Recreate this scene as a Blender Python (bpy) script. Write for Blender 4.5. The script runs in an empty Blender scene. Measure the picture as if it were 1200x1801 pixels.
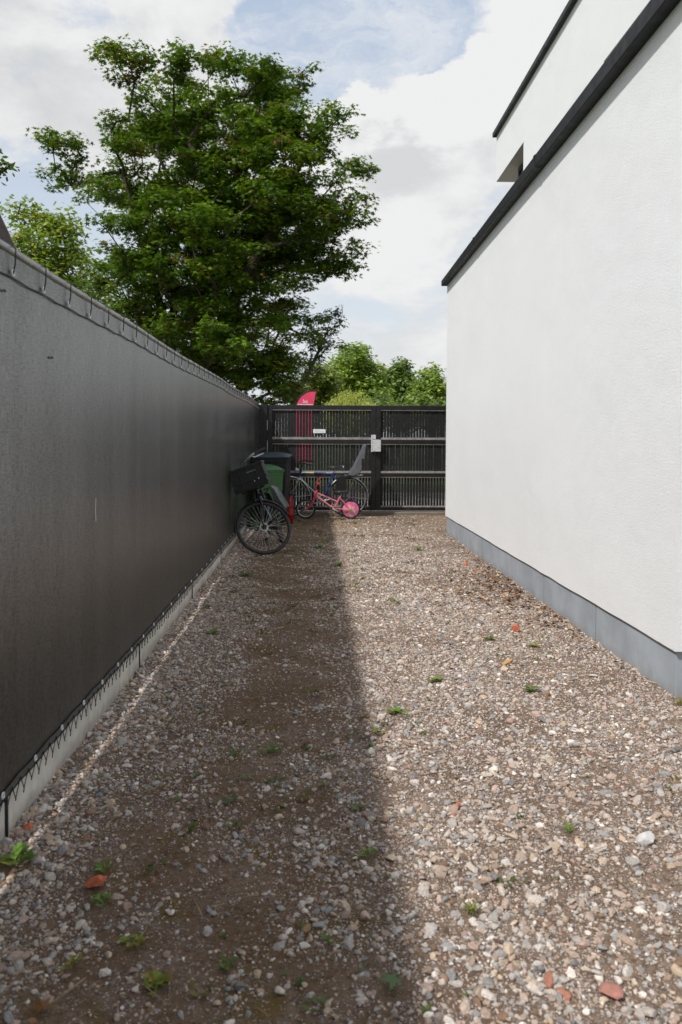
import bpy, math, random
import numpy as np
from mathutils import Matrix, Vector
random.seed(7)
rng = np.random.default_rng(7)
scn = bpy.context.scene
col = scn.collection
PI = math.pi
R_ = math.radians

# ------------------------------------------------------------------ camera
H = 1.35
pitch, yaw, roll = 0.0309, 0.0312, 0.0042
cam = bpy.data.cameras.new("camera")
camo = bpy.data.objects.new("camera", cam)
col.objects.link(camo)
F = Vector((0, math.cos(pitch), -math.sin(pitch)))
U = Vector((0, math.sin(pitch), math.cos(pitch)))
Rv = Vector((1, 0, 0))
X = math.cos(roll) * Rv + math.sin(roll) * U
Y = -math.sin(roll) * Rv + math.cos(roll) * U
m = Matrix((X, Y, -F)).transposed()
m = Matrix.Rotation(-yaw, 3, 'Z') @ m
camo.matrix_world = Matrix.Translation((0, 0, H)) @ m.to_4x4()
cam.sensor_fit = 'VERTICAL'
cam.sensor_height = 36
cam.sensor_width = 24
cam.lens = 1400 / 1801 * 36
cam.shift_y = -84 / 1801
cam.clip_start = 0.05
cam.clip_end = 2000
cam.dof.use_dof = True
cam.dof.focus_distance = 5.5
cam.dof.aperture_fstop = 4.0
scn.camera = camo
scn.render.resolution_x, scn.render.resolution_y = 682, 1024

# ------------------------------------------------------------------ light and sky
SUN = Vector((-0.647, -0.50, 1.0)).normalized()      # direction towards the sun
sun = bpy.data.lights.new("sun", 'SUN')
sun.energy = 3.85
sun.angle = R_(2.0)
sun.color = (1.0, 0.985, 0.965)
suno = bpy.data.objects.new("sun", sun)
suno.rotation_euler = SUN.to_track_quat('Z', 'Y').to_euler()
suno.location = (-6, -6, 12)
col.objects.link(suno)

scn.view_settings.view_transform = 'Standard'
scn.view_settings.look = 'None'
scn.view_settings.exposure = 0.0
scn.view_settings.gamma = 1.0
scn.cycles.max_bounces = 8
scn.cycles.transparent_max_bounces = 12

world = bpy.data.worlds.new("World")
scn.world = world
world.use_nodes = True


class NT:
    """small helper to write node graphs"""
    def __init__(s, tree):
        s.t = tree
        s.n = tree.nodes
        s.l = tree.links

    def add(s, kind, **kw):
        nd = s.n.new(kind)
        for k, v in kw.items():
            setattr(nd, k, v)
        return nd

    def put(s, sock, v):
        if hasattr(v, 'is_linked') or isinstance(v, bpy.types.NodeSocket):
            s.l.new(v, sock)
        else:
            sock.default_value = v

    def math(s, op, a, b=0.0, c=0.0, clamp=False):
        nd = s.add('ShaderNodeMath', operation=op, use_clamp=clamp)
        s.put(nd.inputs[0], a)
        s.put(nd.inputs[1], b)
        s.put(nd.inputs[2], c)
        return nd.outputs[0]

    def noise(s, vec, scale, detail=4, rough=0.55, dist=0.0):
        nd = s.add('ShaderNodeTexNoise')
        if vec is not None:
            s.l.new(vec, nd.inputs['Vector'])
        nd.inputs['Scale'].default_value = scale
        nd.inputs['Detail'].default_value = detail
        nd.inputs['Roughness'].default_value = rough
        nd.inputs['Distortion'].default_value = dist
        return nd.outputs['Fac']

    def smooth(s, v, a, b, lo=0.0, hi=1.0):
        nd = s.add('ShaderNodeMapRange', interpolation_type='SMOOTHSTEP')
        s.put(nd.inputs[0], v)
        nd.inputs[1].default_value = a
        nd.inputs[2].default_value = b
        nd.inputs[3].default_value = lo
        nd.inputs[4].default_value = hi
        return nd.outputs[0]

    def mix(s, f, a, b, mode='MIX'):
        nd = s.add('ShaderNodeMix', data_type='RGBA', blend_type=mode)
        s.put(nd.inputs[0], f)
        for sk, v in ((nd.inputs[6], a), (nd.inputs[7], b)):
            if isinstance(v, tuple):
                sk.default_value = (*v[:3], 1)
            else:
                s.l.new(v, sk)
        return nd.outputs[2]


def px_dir(u, v):
    """direction of a point of the sky, measured off the photograph"""
    a, b = (u - 600) / 1400, -(v - 816.5) / 1400
    d = F + a * Rv + b * U
    return (Matrix.Rotation(-yaw, 3, 'Z') @ d).normalized()


w = NT(world.node_tree)
for nd in list(w.n):
    w.n.remove(nd)
wo = w.add('ShaderNodeOutputWorld')
bg = w.add('ShaderNodeBackground')
w.l.new(bg.outputs[0], wo.inputs[0])
sky = w.add('ShaderNodeTexSky', sky_type='NISHITA')
sky.sun_disc = False
sky.sun_elevation = math.asin(SUN.z)
sky.sun_rotation = math.atan2(SUN.x, SUN.y)
sky.air_density = 1.0
sky.dust_density = 1.5
SKY_STRENGTH = 0.10
bg.inputs[1].default_value = SKY_STRENGTH
tc = w.add('ShaderNodeTexCoord')
gen = tc.outputs['Generated']
mp = w.add('ShaderNodeMapping')
mp.inputs['Scale'].default_value = (1, 1, 2.0)
w.l.new(gen, mp.inputs[0])
vec = mp.outputs[0]
wn = w.add('ShaderNodeTexNoise')
w.l.new(vec, wn.inputs['Vector'])
wn.inputs['Scale'].default_value = 9.0
wn.inputs['Detail'].default_value = 7
wn.inputs['Roughness'].default_value = 0.62
wsub = w.add('ShaderNodeVectorMath', operation='SUBTRACT')
w.l.new(wn.outputs['Color'], wsub.inputs[0])
wsub.inputs[1].default_value = (0.5, 0.5, 0.5)
wscl = w.add('ShaderNodeVectorMath', operation='SCALE')
w.l.new(wsub.outputs[0], wscl.inputs[0])
wscl.inputs['Scale'].default_value = 0.13
wadd = w.add('ShaderNodeVectorMath', operation='ADD')
w.l.new(gen, wadd.inputs[0])
w.l.new(wscl.outputs[0], wadd.inputs[1])
wgen = wadd.outputs[0]


def blob(u, v, rad, inner, amp):
    vm = w.add('ShaderNodeVectorMath', operation='DISTANCE')
    w.l.new(wgen, vm.inputs[0])
    vm.inputs[1].default_value = px_dir(u, v)
    return w.smooth(vm.outputs['Value'], rad, rad * inner, 0.0, amp)


n1 = w.noise(vec, 2.3, 8, 0.58, 0.2)
n2 = w.noise(vec, 7.0, 8, 0.62, 0.3)
field = w.math('ADD', w.math('MULTIPLY', n1, 0.45), w.math('MULTIPLY', n2, 0.64))
# broad openings (minus) and banks (plus) of this sky
for b_ in ((690, 70, 0.17, 0.2, -0.30), (480, 30, 0.12, 0.2, -0.24), (610, 120, 0.09, 0.2, -0.22), (800, 120, 0.05, 0.2, -0.18), (40, 390, 0.13, 0.3, -0.26), (170, 10, 0.05, 0.2, -0.10),
           (600, 40, 0.10, 0.2, -0.12), (780, 430, 0.07, 0.2, -0.07), (640, 560, 0.06, 0.1, -0.08),
           (130, 90, 0.22, 0.4, 0.17), (330, 30, 0.06, 0.3, 0.16), (930, 60, 0.11, 0.3, 0.30), (700, 20, 0.03, 0.1, 0.14), (590, 15, 0.02, 0.1, 0.10),
           (700, 260, 0.105, 0.75, 0.34), (620, 235, 0.07, 0.7, 0.32), (790, 250, 0.085, 0.7, 0.32), (860, 200, 0.09, 0.6, 0.30), (690, 350, 0.13, 0.5, 0.22), (700, 600, 0.14, 0.3, 0.10)):
    field = w.math('ADD', field, blob(*b_))
cover = w.smooth(field, 0.455, 0.665)
# grey undersides and bright heads
shade = w.math('ADD', w.math('MULTIPLY', n2, 0.65), w.math('MULTIPLY', w.noise(vec, 3.1, 8, 0.6, 0.5), 0.35))
for b_ in ((665, 262, 0.06, 0.1, -0.11), (740, 272, 0.07, 0.1, -0.10), (700, 330, 0.08, 0.1, -0.08), (120, 220, 0.12, 0.2, -0.04), (60, 130, 0.12, 0.2, -0.02),
           (700, 175, 0.07, 0.2, 0.22), (620, 190, 0.06, 0.2, 0.20), (800, 190, 0.07, 0.2, 0.22), (880, 120, 0.1, 0.2, 0.15), (930, 40, 0.1, 0.2, 0.12), (200, 60, 0.1, 0.2, 0.08), (720, 380, 0.06, 0.2, 0.12), (700, 480, 0.08, 0.2, 0.10)):
    shade = w.math('ADD', shade, blob(*b_))
sh = w.smooth(shade, 0.38, 0.62)
K = 1.0 / SKY_STRENGTH
cloudc = w.mix(sh, (0.68 * K, 0.69 * K, 0.70 * K), (0.865 * K, 0.868 * K, 0.87 * K))
haze = w.mix(0.72, sky.outputs[0], (0.60 * K, 0.71 * K, 0.87 * K))
sxyz = w.add('ShaderNodeSeparateXYZ')
w.l.new(gen, sxyz.inputs[0])
haze = w.mix(w.smooth(sxyz.outputs[2], 0.42, 0.06, 0.0, 0.85), haze, (0.76 * K, 0.82 * K, 0.86 * K))
wm = w.add('ShaderNodeMapping')
wm.inputs['Scale'].default_value = (1.0, 0.6, 2.2)
wm.inputs['Rotation'].default_value = (0.2, 0.5, 0.3)
w.l.new(wgen, wm.inputs[0])
wisp = w.smooth(w.noise(wm.outputs[0], 5.0, 9, 0.66, 0.5), 0.46, 0.74, 0.0, 0.75)
haze = w.mix(wisp, haze, (0.86 * K, 0.87 * K, 0.88 * K))
skyc = w.mix(cover, haze, cloudc)
w.l.new(skyc, bg.inputs[0])


# ------------------------------------------------------------------ materials
def new_mat(name):
    mt = bpy.data.materials.new(name)
    mt.use_nodes = True
    nt = NT(mt.node_tree)
    b = mt.node_tree.nodes['Principled BSDF']
    return mt, nt, b


def obj_vec(nt):
    return nt.add('ShaderNodeTexCoord').outputs['Object']


def simple(name, c, rough=0.5, metal=0.0, var=0.15, scale=12.0, bump=0.0, bscale=60.0, spec=0.5, dirt=None):
    """paint, plastic, metal: a base colour with slow variation, optional dirt and fine bump"""
    mt, nt, b = new_mat(name)
    v = obj_vec(nt)
    n = nt.noise(v, scale, 5)
    a = tuple(x * (1 - var) for x in c)
    z = tuple(min(1, x * (1 + var)) for x in c)
    cc = nt.mix(nt.smooth(n, 0.3, 0.7), a, z)
    if dirt:
        dn = nt.noise(v, scale * 0.6, 8, 0.7)
        cc = nt.mix(nt.smooth(dn, 0.5, 0.72, 0, 0.7), cc, dirt)
    nt.l.new(cc, b.inputs['Base Color'])
    b.inputs['Metallic'].default_value = metal
    nt.l.new(nt.smooth(nt.noise(v, scale * 2, 4), 0.2, 0.8, max(0.03, rough - 0.1), min(1, rough + 0.1)), b.inputs['Roughness'])
    b.inputs['Specular IOR Level'].default_value = spec
    if bump:
        bp = nt.add('ShaderNodeBump')
        bp.inputs['Strength'].default_value = bump
        bp.inputs['Distance'].default_value = 0.004
        nt.l.new(nt.noise(v, bscale, 5), bp.inputs['Height'])
        nt.l.new(bp.outputs[0], b.inputs['Normal'])
    return mt


def attr_mat(name, rough=0.85, attr='tint', bump=0.0, bscale=200, spec=0.3, gain=1.0):
    mt, nt, b = new_mat(name)
    at = nt.add('ShaderNodeAttribute', attribute_name=attr)
    v = obj_vec(nt)
    n = nt.noise(v, 160, 3)
    cc = nt.mix(1.0, at.outputs['Color'], nt.mix(nt.smooth(n, 0.25, 0.75), (0.78 * gain,) * 3, (1.2 * gain,) * 3), 'MULTIPLY')
    nt.l.new(cc, b.inputs['Base Color'])
    b.inputs['Roughness'].default_value = rough
    b.inputs['Specular IOR Level'].default_value = spec
    if bump:
        bp = nt.add('ShaderNodeBump')
        bp.inputs['Strength'].default_value = bump
        bp.inputs['Distance'].default_value = 0.002
        nt.l.new(nt.noise(v, bscale, 4), bp.inputs['Height'])
        nt.l.new(bp.outputs[0], b.inputs['Normal'])
    return mt


def leaf_mat(name, trans=0.35, rough=0.45, tcol=(1.25, 1.3, 0.6)):
    mt, nt, b = new_mat(name)
    at = nt.add('ShaderNodeAttribute', attribute_name='tint')
    nt.l.new(at.outputs['Color'], b.inputs['Base Color'])
    b.inputs['Roughness'].default_value = rough
    b.inputs['Specular IOR Level'].default_value = 0.35
    tr = nt.add('ShaderNodeBsdfTranslucent')
    nt.l.new(nt.mix(1.0, at.outputs['Color'], tcol, 'MULTIPLY'), tr.inputs[0])
    mx = nt.add('ShaderNodeMixShader')
    mx.inputs[0].default_value = trans
    nt.l.new(b.outputs[0], mx.inputs[1])
    nt.l.new(tr.outputs[0], mx.inputs[2])
    nt.l.new(mx.outputs[0], nt.n['Material Output'].inputs[0])
    return mt


def stucco():
    mt, nt, b = new_mat('white_render')
    v = obj_vec(nt)
    big = nt.noise(v, 0.7, 4)
    c = nt.mix(nt.smooth(big, 0.3, 0.7), (0.80, 0.80, 0.79), (0.83, 0.83, 0.82))
    st = nt.add('ShaderNodeMapping')
    st.inputs['Scale'].default_value = (3, 3, 0.5)
    nt.l.new(v, st.inputs[0])
    c = nt.mix(nt.smooth(nt.noise(st.outputs[0], 1.3, 6, 0.6), 0.5, 0.8, 0, 0.3), c, (0.76, 0.76, 0.745))
    g = nt.noise(v, 230, 3, 0.6)
    c = nt.mix(nt.smooth(g, 0.3, 0.7, 0.0, 0.35), c, (0.74, 0.74, 0.73))
    nt.l.new(c, b.inputs['Base Color'])
    b.inputs['Roughness'].default_value = 0.93
    b.inputs['Specular IOR Level'].default_value = 0.2
    h = nt.math('ADD', nt.math('MULTIPLY', g, 0.9), nt.noise(v, 75, 3, 0.6))
    bp = nt.add('ShaderNodeBump')
    bp.inputs['Strength'].default_value = 0.55
    bp.inputs['Distance'].default_value = 0.004
    nt.l.new(h, bp.inputs['Height'])
    bp2 = nt.add('ShaderNodeBump')
    bp2.inputs['Strength'].default_value = 0.25
    bp2.inputs['Distance'].default_value = 0.05
    nt.l.new(nt.noise(v, 1.6, 3), bp2.inputs['Height'])
    nt.l.new(bp2.outputs[0], bp.inputs['Normal'])
    nt.l.new(bp.outputs[0], b.inputs['Normal'])
    return mt


def concrete(name, c, streak=0.25, bump=0.25, splash=0.55):
    mt, nt, b = new_mat(name)
    v = obj_vec(nt)
    oi = nt.add('ShaderNodeObjectInfo')
    cc = nt.mix(nt.smooth(nt.noise(v, 3.0, 7, 0.6), 0.3, 0.7), tuple(x * 0.85 for x in c), tuple(x * 1.12 for x in c))
    st = nt.add('ShaderNodeMapping')
    st.inputs['Scale'].default_value = (30, 30, 1.5)
    nt.l.new(v, st.inputs[0])
    cc = nt.mix(nt.smooth(nt.noise(st.outputs[0], 1.0, 5), 0.5, 0.75, 0, streak), cc, tuple(x * 0.6 for x in c))
    sp = nt.noise(v, 90, 4, 0.7)
    cc = nt.mix(nt.smooth(sp, 0.62, 0.75, 0, 0.5), cc, tuple(x * 0.55 for x in c))
    cc = nt.mix(1.0, cc, nt.mix(oi.outputs['Random'], (0.94, 0.94, 0.95), (1.04, 1.04, 1.03)), 'MULTIPLY')
    # splash dirt along the foot
    sx = nt.add('ShaderNodeSeparateXYZ')
    geo = nt.add('ShaderNodeNewGeometry')
    nt.l.new(geo.outputs['Position'], sx.inputs[0])
    foot = nt.math('ADD', sx.outputs[2], nt.math('MULTIPLY', nt.noise(v, 14, 5), -0.12))
    cc = nt.mix(nt.smooth(foot, 0.02, -0.05, 0, splash), cc, (0.22, 0.18, 0.14))
    nt.l.new(cc, b.inputs['Base Color'])
    b.inputs['Roughness'].default_value = 0.85
    b.inputs['Specular IOR Level'].default_value = 0.3
    bp = nt.add('ShaderNodeBump')
    bp.inputs['Strength'].default_value = bump
    bp.inputs['Distance'].default_value = 0.003
    nt.l.new(nt.noise(v, 120, 5), bp.inputs['Height'])
    nt.l.new(bp.outputs[0], b.inputs['Normal'])
    return mt


def cloth_mat():
    mt, nt, b = new_mat('shade_cloth')
    v = obj_vec(nt)
    sc = nt.add('ShaderNodeMapping')
    sc.inputs['Scale'].default_value = (1, 26, 150)
    nt.l.new(v, sc.inputs[0])
    weft = nt.noise(sc.outputs[0], 1.0, 3, 0.7)
    sc2 = nt.add('ShaderNodeMapping')
    sc2.inputs['Scale'].default_value = (1, 170, 14)
    nt.l.new(v, sc2.inputs[0])
    warp = nt.noise(sc2.outputs[0], 1.0, 3, 0.7)
    weave = nt.math('ADD', nt.math('MULTIPLY', weft, 0.5), nt.math('MULTIPLY', warp, 0.5))
    sc3 = nt.add('ShaderNodeMapping')
    sc3.inputs['Scale'].default_value = (1, 5.0, 0.35)
    nt.l.new(v, sc3.inputs[0])
    streak = nt.noise(sc3.outputs[0], 1.0, 5, 0.6)
    c = nt.mix(nt.smooth(weave, 0.38, 0.62), (0.002, 0.002, 0.002), (0.010, 0.009, 0.0085))
    c = nt.mix(nt.smooth(streak, 0.45, 0.75, 0, 0.45), c, (0.018, 0.0165, 0.0155))
    nt.l.new(c, b.inputs['Base Color'])
    b.inputs['Roughness'].default_value = 0.34
    nt.l.new(nt.smooth(nt.math('ADD', weave, nt.math('MULTIPLY', streak, 0.20)), 0.42, 0.78, 0.15, 1.0), b.inputs['Specular IOR Level'])
    b.inputs['IOR'].default_value = 2.0
    bp = nt.add('ShaderNodeBump')
    bp.inputs['Strength'].default_value = 0.3
    bp.inputs['Distance'].default_value = 0.0012
    nt.l.new(weave, bp.inputs['Height'])
    nt.l.new(bp.outputs[0], b.inputs['Normal'])
    tr = nt.add('ShaderNodeBsdfTransparent')
    tl = nt.add('ShaderNodeBsdfTranslucent')
    tl.inputs[0].default_value = (0.0025, 0.0022, 0.0021, 1)
    m1 = nt.add('ShaderNodeAddShader')
    nt.l.new(b.outputs[0], m1.inputs[0])
    nt.l.new(tl.outputs[0], m1.inputs[1])
    mx = nt.add('ShaderNodeMixShader')
    nt.l.new(nt.smooth(weave, 0.60, 0.36, 0.0, 0.02), mx.inputs[0])
    nt.l.new(m1.outputs[0], mx.inputs[1])
    nt.l.new(tr.outputs[0], mx.inputs[2])
    nt.l.new(mx.outputs[0], nt.n['Material Output'].inputs[0])
    return mt


def soil_mat():
    mt, nt, b = new_mat('gravel_soil')
    v = obj_vec(nt)
    c = nt.mix(nt.smooth(nt.noise(v, 2.0, 6, 0.6), 0.3, 0.7), (0.165, 0.106, 0.068), (0.260, 0.184, 0.128))
    c = nt.mix(nt.smooth(nt.noise(v, 45, 6, 0.7), 0.35, 0.7), c, (0.095, 0.062, 0.042))
    # grit: tiny pale and dark grains
    vo = nt.add('ShaderNodeTexVoronoi')
    vo.inputs['Scale'].default_value = 170
    nt.l.new(v, vo.inputs['Vector'])
    sepc = nt.add('ShaderNodeSeparateColor')
    nt.l.new(vo.outputs['Color'], sepc.inputs[0])
    gr = nt.math('MULTIPLY', nt.smooth(sepc.outputs[0], 0.62, 0.66), nt.smooth(vo.outputs['Distance'], 0.5, 0.35))
    gc = nt.mix(sepc.outputs[1], (0.22, 0.19, 0.17), (0.50, 0.46, 0.42))
    c = nt.mix(nt.math('MULTIPLY', gr, 0.8), c, gc)
    # moss in the trodden lane and drier tan earth near the gate
    sx = nt.add('ShaderNodeSeparateXYZ')
    nt.l.new(v, sx.inputs[0])
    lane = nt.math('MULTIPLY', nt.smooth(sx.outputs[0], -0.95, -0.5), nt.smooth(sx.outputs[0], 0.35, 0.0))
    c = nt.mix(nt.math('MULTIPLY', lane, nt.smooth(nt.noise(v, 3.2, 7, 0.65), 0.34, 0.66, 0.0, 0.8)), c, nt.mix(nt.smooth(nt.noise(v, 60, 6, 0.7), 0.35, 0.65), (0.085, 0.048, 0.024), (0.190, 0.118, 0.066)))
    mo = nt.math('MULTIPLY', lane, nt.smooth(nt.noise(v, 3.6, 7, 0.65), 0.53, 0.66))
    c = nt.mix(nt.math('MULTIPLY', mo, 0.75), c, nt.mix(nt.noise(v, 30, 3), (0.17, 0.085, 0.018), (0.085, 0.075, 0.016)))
    far = nt.math('MULTIPLY', nt.smooth(sx.outputs[1], 9.5, 12.5), nt.smooth(nt.noise(v, 1.1, 5), 0.35, 0.6))
    c = nt.mix(nt.math('MULTIPLY', far, 0.6), c, (0.27, 0.185, 0.105))
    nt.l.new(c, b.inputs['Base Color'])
    b.inputs['Roughness'].default_value = 0.95
    b.inputs['Specular IOR Level'].default_value = 0.15
    h = nt.math('ADD', nt.noise(v, 90, 6, 0.7), nt.math('MULTIPLY', gr, 0.6))
    bp = nt.add('ShaderNodeBump')
    bp.inputs['Strength'].default_value = 0.9
    bp.inputs['Distance'].default_value = 0.006
    nt.l.new(h, bp.inputs['Height'])
    nt.l.new(bp.outputs[0], b.inputs['Normal'])
    return mt


def bark_mat(name, c):
    mt, nt, b = new_mat(name)
    v = obj_vec(nt)
    mpg = nt.add('ShaderNodeMapping')
    mpg.inputs['Scale'].default_value = (14, 14, 3)
    nt.l.new(v, mpg.inputs[0])
    n = nt.noise(mpg.outputs[0], 1.0, 6, 0.65)
    nt.l.new(nt.mix(nt.smooth(n, 0.3, 0.7), tuple(x * 0.5 for x in c), tuple(x * 1.25 for x in c)), b.inputs['Base Color'])
    b.inputs['Roughness'].default_value = 0.95
    bp = nt.add('ShaderNodeBump')
    bp.inputs['Strength'].default_value = 0.8
    bp.inputs['Distance'].default_value = 0.02
    nt.l.new(n, bp.inputs['Height'])
    nt.l.new(bp.outputs[0], b.inputs['Normal'])
    return mt


def grass_mat():
    mt, nt, b = new_mat('lawn')
    v = obj_vec(nt)
    c = nt.mix(nt.smooth(nt.noise(v, 0.35, 6, 0.6), 0.3, 0.7), (0.055, 0.085, 0.020), (0.105, 0.125, 0.035))
    c = nt.mix(nt.smooth(nt.noise(v, 9, 6, 0.7), 0.4, 0.7), c, (0.045, 0.065, 0.018))
    nt.l.new(c, b.inputs['Base Color'])
    b.inputs['Roughness'].default_value = 0.95
    return mt


def disc_mat():
    """pink wheel cover printed with pale petals round a yellow centre"""
    mt, nt, b = new_mat('pink_wheel_print')
    v = obj_vec(nt)
    sx = nt.add('ShaderNodeSeparateXYZ')
    nt.l.new(v, sx.inputs[0])
    ang = nt.math('ARCTAN2', sx.outputs[2], sx.outputs[0])
    r = nt.math('SQRT', nt.math('ADD', nt.math('POWER', sx.outputs[0], 2.0), nt.math('POWER', sx.outputs[2], 2.0)))
    pet = nt.math('MULTIPLY', nt.math('COSINE', nt.math('MULTIPLY', ang, 5.0)), 0.028)
    edge = nt.math('SUBTRACT', r, nt.math('ADD', pet, 0.062))
    base = nt.mix(nt.smooth(nt.noise(v, 16, 4), 0.4, 0.65), (0.85, 0.13, 0.34), (0.90, 0.36, 0.55))
    base = nt.mix(nt.smooth(nt.noise(v, 30, 2), 0.6, 0.66, 0, 0.8), base, (0.50, 0.42, 0.66))
    c = nt.mix(nt.smooth(edge, 0.02, -0.03, 0, 0.8), base, (0.85, 0.62, 0.45))
    c = nt.mix(nt.smooth(r, 0.030, 0.022), c, (0.75, 0.32, 0.04))
    nt.l.new(c, b.inputs['Base Color'])
    b.inputs['Roughness'].default_value = 0.35
    return mt


M = {
    'render': stucco(),
    'slab': concrete('grey_plinth_stone', (0.345, 0.370, 0.395), 0.10, 0.12, 0.25),
    'base': concrete('base_board_concrete', (0.60, 0.57, 0.51), 0.40, 0.3),
    'kerb': concrete('kerb_concrete', (0.22, 0.18, 0.14), 0.4, 0.4),
    'trim': simple('anthracite_trim', (0.0095, 0.010, 0.0112), 0.5, 0.0, 0.25, 6, spec=0.3),
    'soffit': simple('soffit', (0.40, 0.35, 0.32), 0.8, 0, 0.08, 4),
    'frame_dark': simple('window_frame_dark', (0.016, 0.017, 0.019), 0.35),
    'black_paint': simple('black_gate_paint', (0.0085, 0.008, 0.0078), 0.5, 0, 0.3, 9, 0.25, 70, dirt=(0.030, 0.025, 0.021)),
    'black_slat': simple('black_slat_wood', (0.0065, 0.0065, 0.006), 0.65, 0, 0.35, 14, 0.4, 50, dirt=(0.020, 0.018, 0.015)),
    'batten': simple('bare_batten', (0.30, 0.28, 0.26), 0.8, 0, 0.2, 9, 0.2, 60, dirt=(0.16, 0.13, 0.11)),
    'lock': simple('light_grey_metal', (0.62, 0.62, 0.61), 0.45, 0.0, 0.1, 30, dirt=(0.36, 0.35, 0.33)),
    'white': simple('white_plate', (0.82, 0.82, 0.80), 0.45, 0, 0.04, 12),
    'print': simple('faint_print', (0.55, 0.56, 0.56), 0.6, 0, 0.05, 12),
    'galv': simple('galvanised_tube', (0.36, 0.36, 0.37), 0.45, 0.6, 0.15, 20, dirt=(0.30, 0.30, 0.30)),
    'cloth': cloth_mat(),
    'hem': simple('black_hem_tape', (0.075, 0.072, 0.064), 0.55, 0, 0.2, 20, 0.3, 150),
    'cord': simple('black_cord', (0.012, 0.012, 0.012), 0.6),
    'eyelet': simple('pale_eyelet', (0.70, 0.70, 0.68), 0.35, 0.1, 0.1, 40),
    'post': simple('dark_fence_post', (0.020, 0.022, 0.022), 0.45, 0.2),
    'rubber': simple('tyre_rubber', (0.022, 0.022, 0.022), 0.65, 0, 0.25, 25, dirt=(0.07, 0.06, 0.05)),
    'chrome': simple('dull_chrome', (0.74, 0.74, 0.73), 0.32, 0.55, 0.1, 25),
    'alu': simple('silver_aluminium', (0.55, 0.55, 0.55), 0.35, 0.8, 0.12, 25),
    'spoke': simple('spoke_steel', (0.42, 0.40, 0.36), 0.35, 0.7),
    'black_gloss': simple('black_bike_paint', (0.013, 0.013, 0.014), 0.25),
    'black_plastic': simple('black_plastic', (0.009, 0.009, 0.0095), 0.55, 0, 0.2, 15, 0.1, 90),
    'blue': simple('blue_bike_paint', (0.022, 0.045, 0.20), 0.25),
    'tube_glint': simple('blue_tube_reflection', (0.28, 0.45, 0.62), 0.25),  # colour standing in for reflections on the dark bicycle's tubes
    'gold': simple('gold_decal', (0.55, 0.40, 0.12), 0.35),
    'greyseat': simple('grey_seat_shell', (0.135, 0.140, 0.150), 0.5, 0, 0.12, 10),
    'pink': simple('pink_bike_paint', (0.78, 0.085, 0.15), 0.28, 0, 0.08, 12),
    'salmon': simple('salmon_bike_paint', (0.80, 0.20, 0.20), 0.3, 0, 0.08, 12),
    'disc': disc_mat(),
    'red': simple('red_cylinder_paint', (0.32, 0.008, 0.012), 0.3, 0, 0.15, 12, dirt=(0.12, 0.02, 0.02)),
    'redgrip': simple('red_grip', (0.45, 0.03, 0.03), 0.5),
    'green_bin': simple('green_bin_plastic', (0.035, 0.125, 0.035), 0.5, 0, 0.12, 8, 0.1, 60),
    'dark_bin': simple('dark_bin_plastic', (0.010, 0.011, 0.012), 0.5, 0, 0.15, 8, 0.1, 60),
    'lid_bin': simple('slate_lid_plastic', (0.040, 0.052, 0.070), 0.42, 0, 0.15, 8),
    'bag': simple('grey_coated_bag', (0.070, 0.073, 0.072), 0.35, 0, 0.35, 9, 0.8, 18),
    'orange': simple('orange_reflector', (0.85, 0.25, 0.02), 0.25),
    'flag': simple('red_flag_cloth', (0.78, 0.055, 0.135), 0.7, 0, 0.1, 5),
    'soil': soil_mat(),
    'stone': attr_mat('gravel_stone', 0.85, bump=0.4, bscale=260),
    'litter': attr_mat('dry_leaf_litter', 0.8),
    'brick': simple('brick_fragment', (0.50, 0.13, 0.06), 0.9, 0, 0.25, 60, 0.6, 160),
    'sandstone': simple('tan_stone', (0.46, 0.27, 0.11), 0.9, 0, 0.2, 60, 0.5, 160),
    'leaf': leaf_mat('leaf_green'),
    'weed': leaf_mat('weed_green', 0.25, 0.5),
    'bark': bark_mat('bark_brown', (0.055, 0.040, 0.028)),
    'bark_grey': bark_mat('bark_grey', (0.16, 0.14, 0.12)),
    'grass': grass_mat(),
    'paving': concrete('pavement_concrete', (0.42, 0.39, 0.36), 0.2, 0.2),
    'roof_brown': simple('brown_roof_board', (0.050, 0.030, 0.022), 0.7, 0, 0.25, 10, 0.3, 40),
    'barge': simple('grey_brown_bargeboard', (0.20, 0.165, 0.145), 0.7, 0, 0.2, 10, 0.3, 40),
    'glass': simple('dark_window_glass', (0.012, 0.014, 0.016), 0.06, 0, 0.05, 3, spec=0.8),
}


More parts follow.
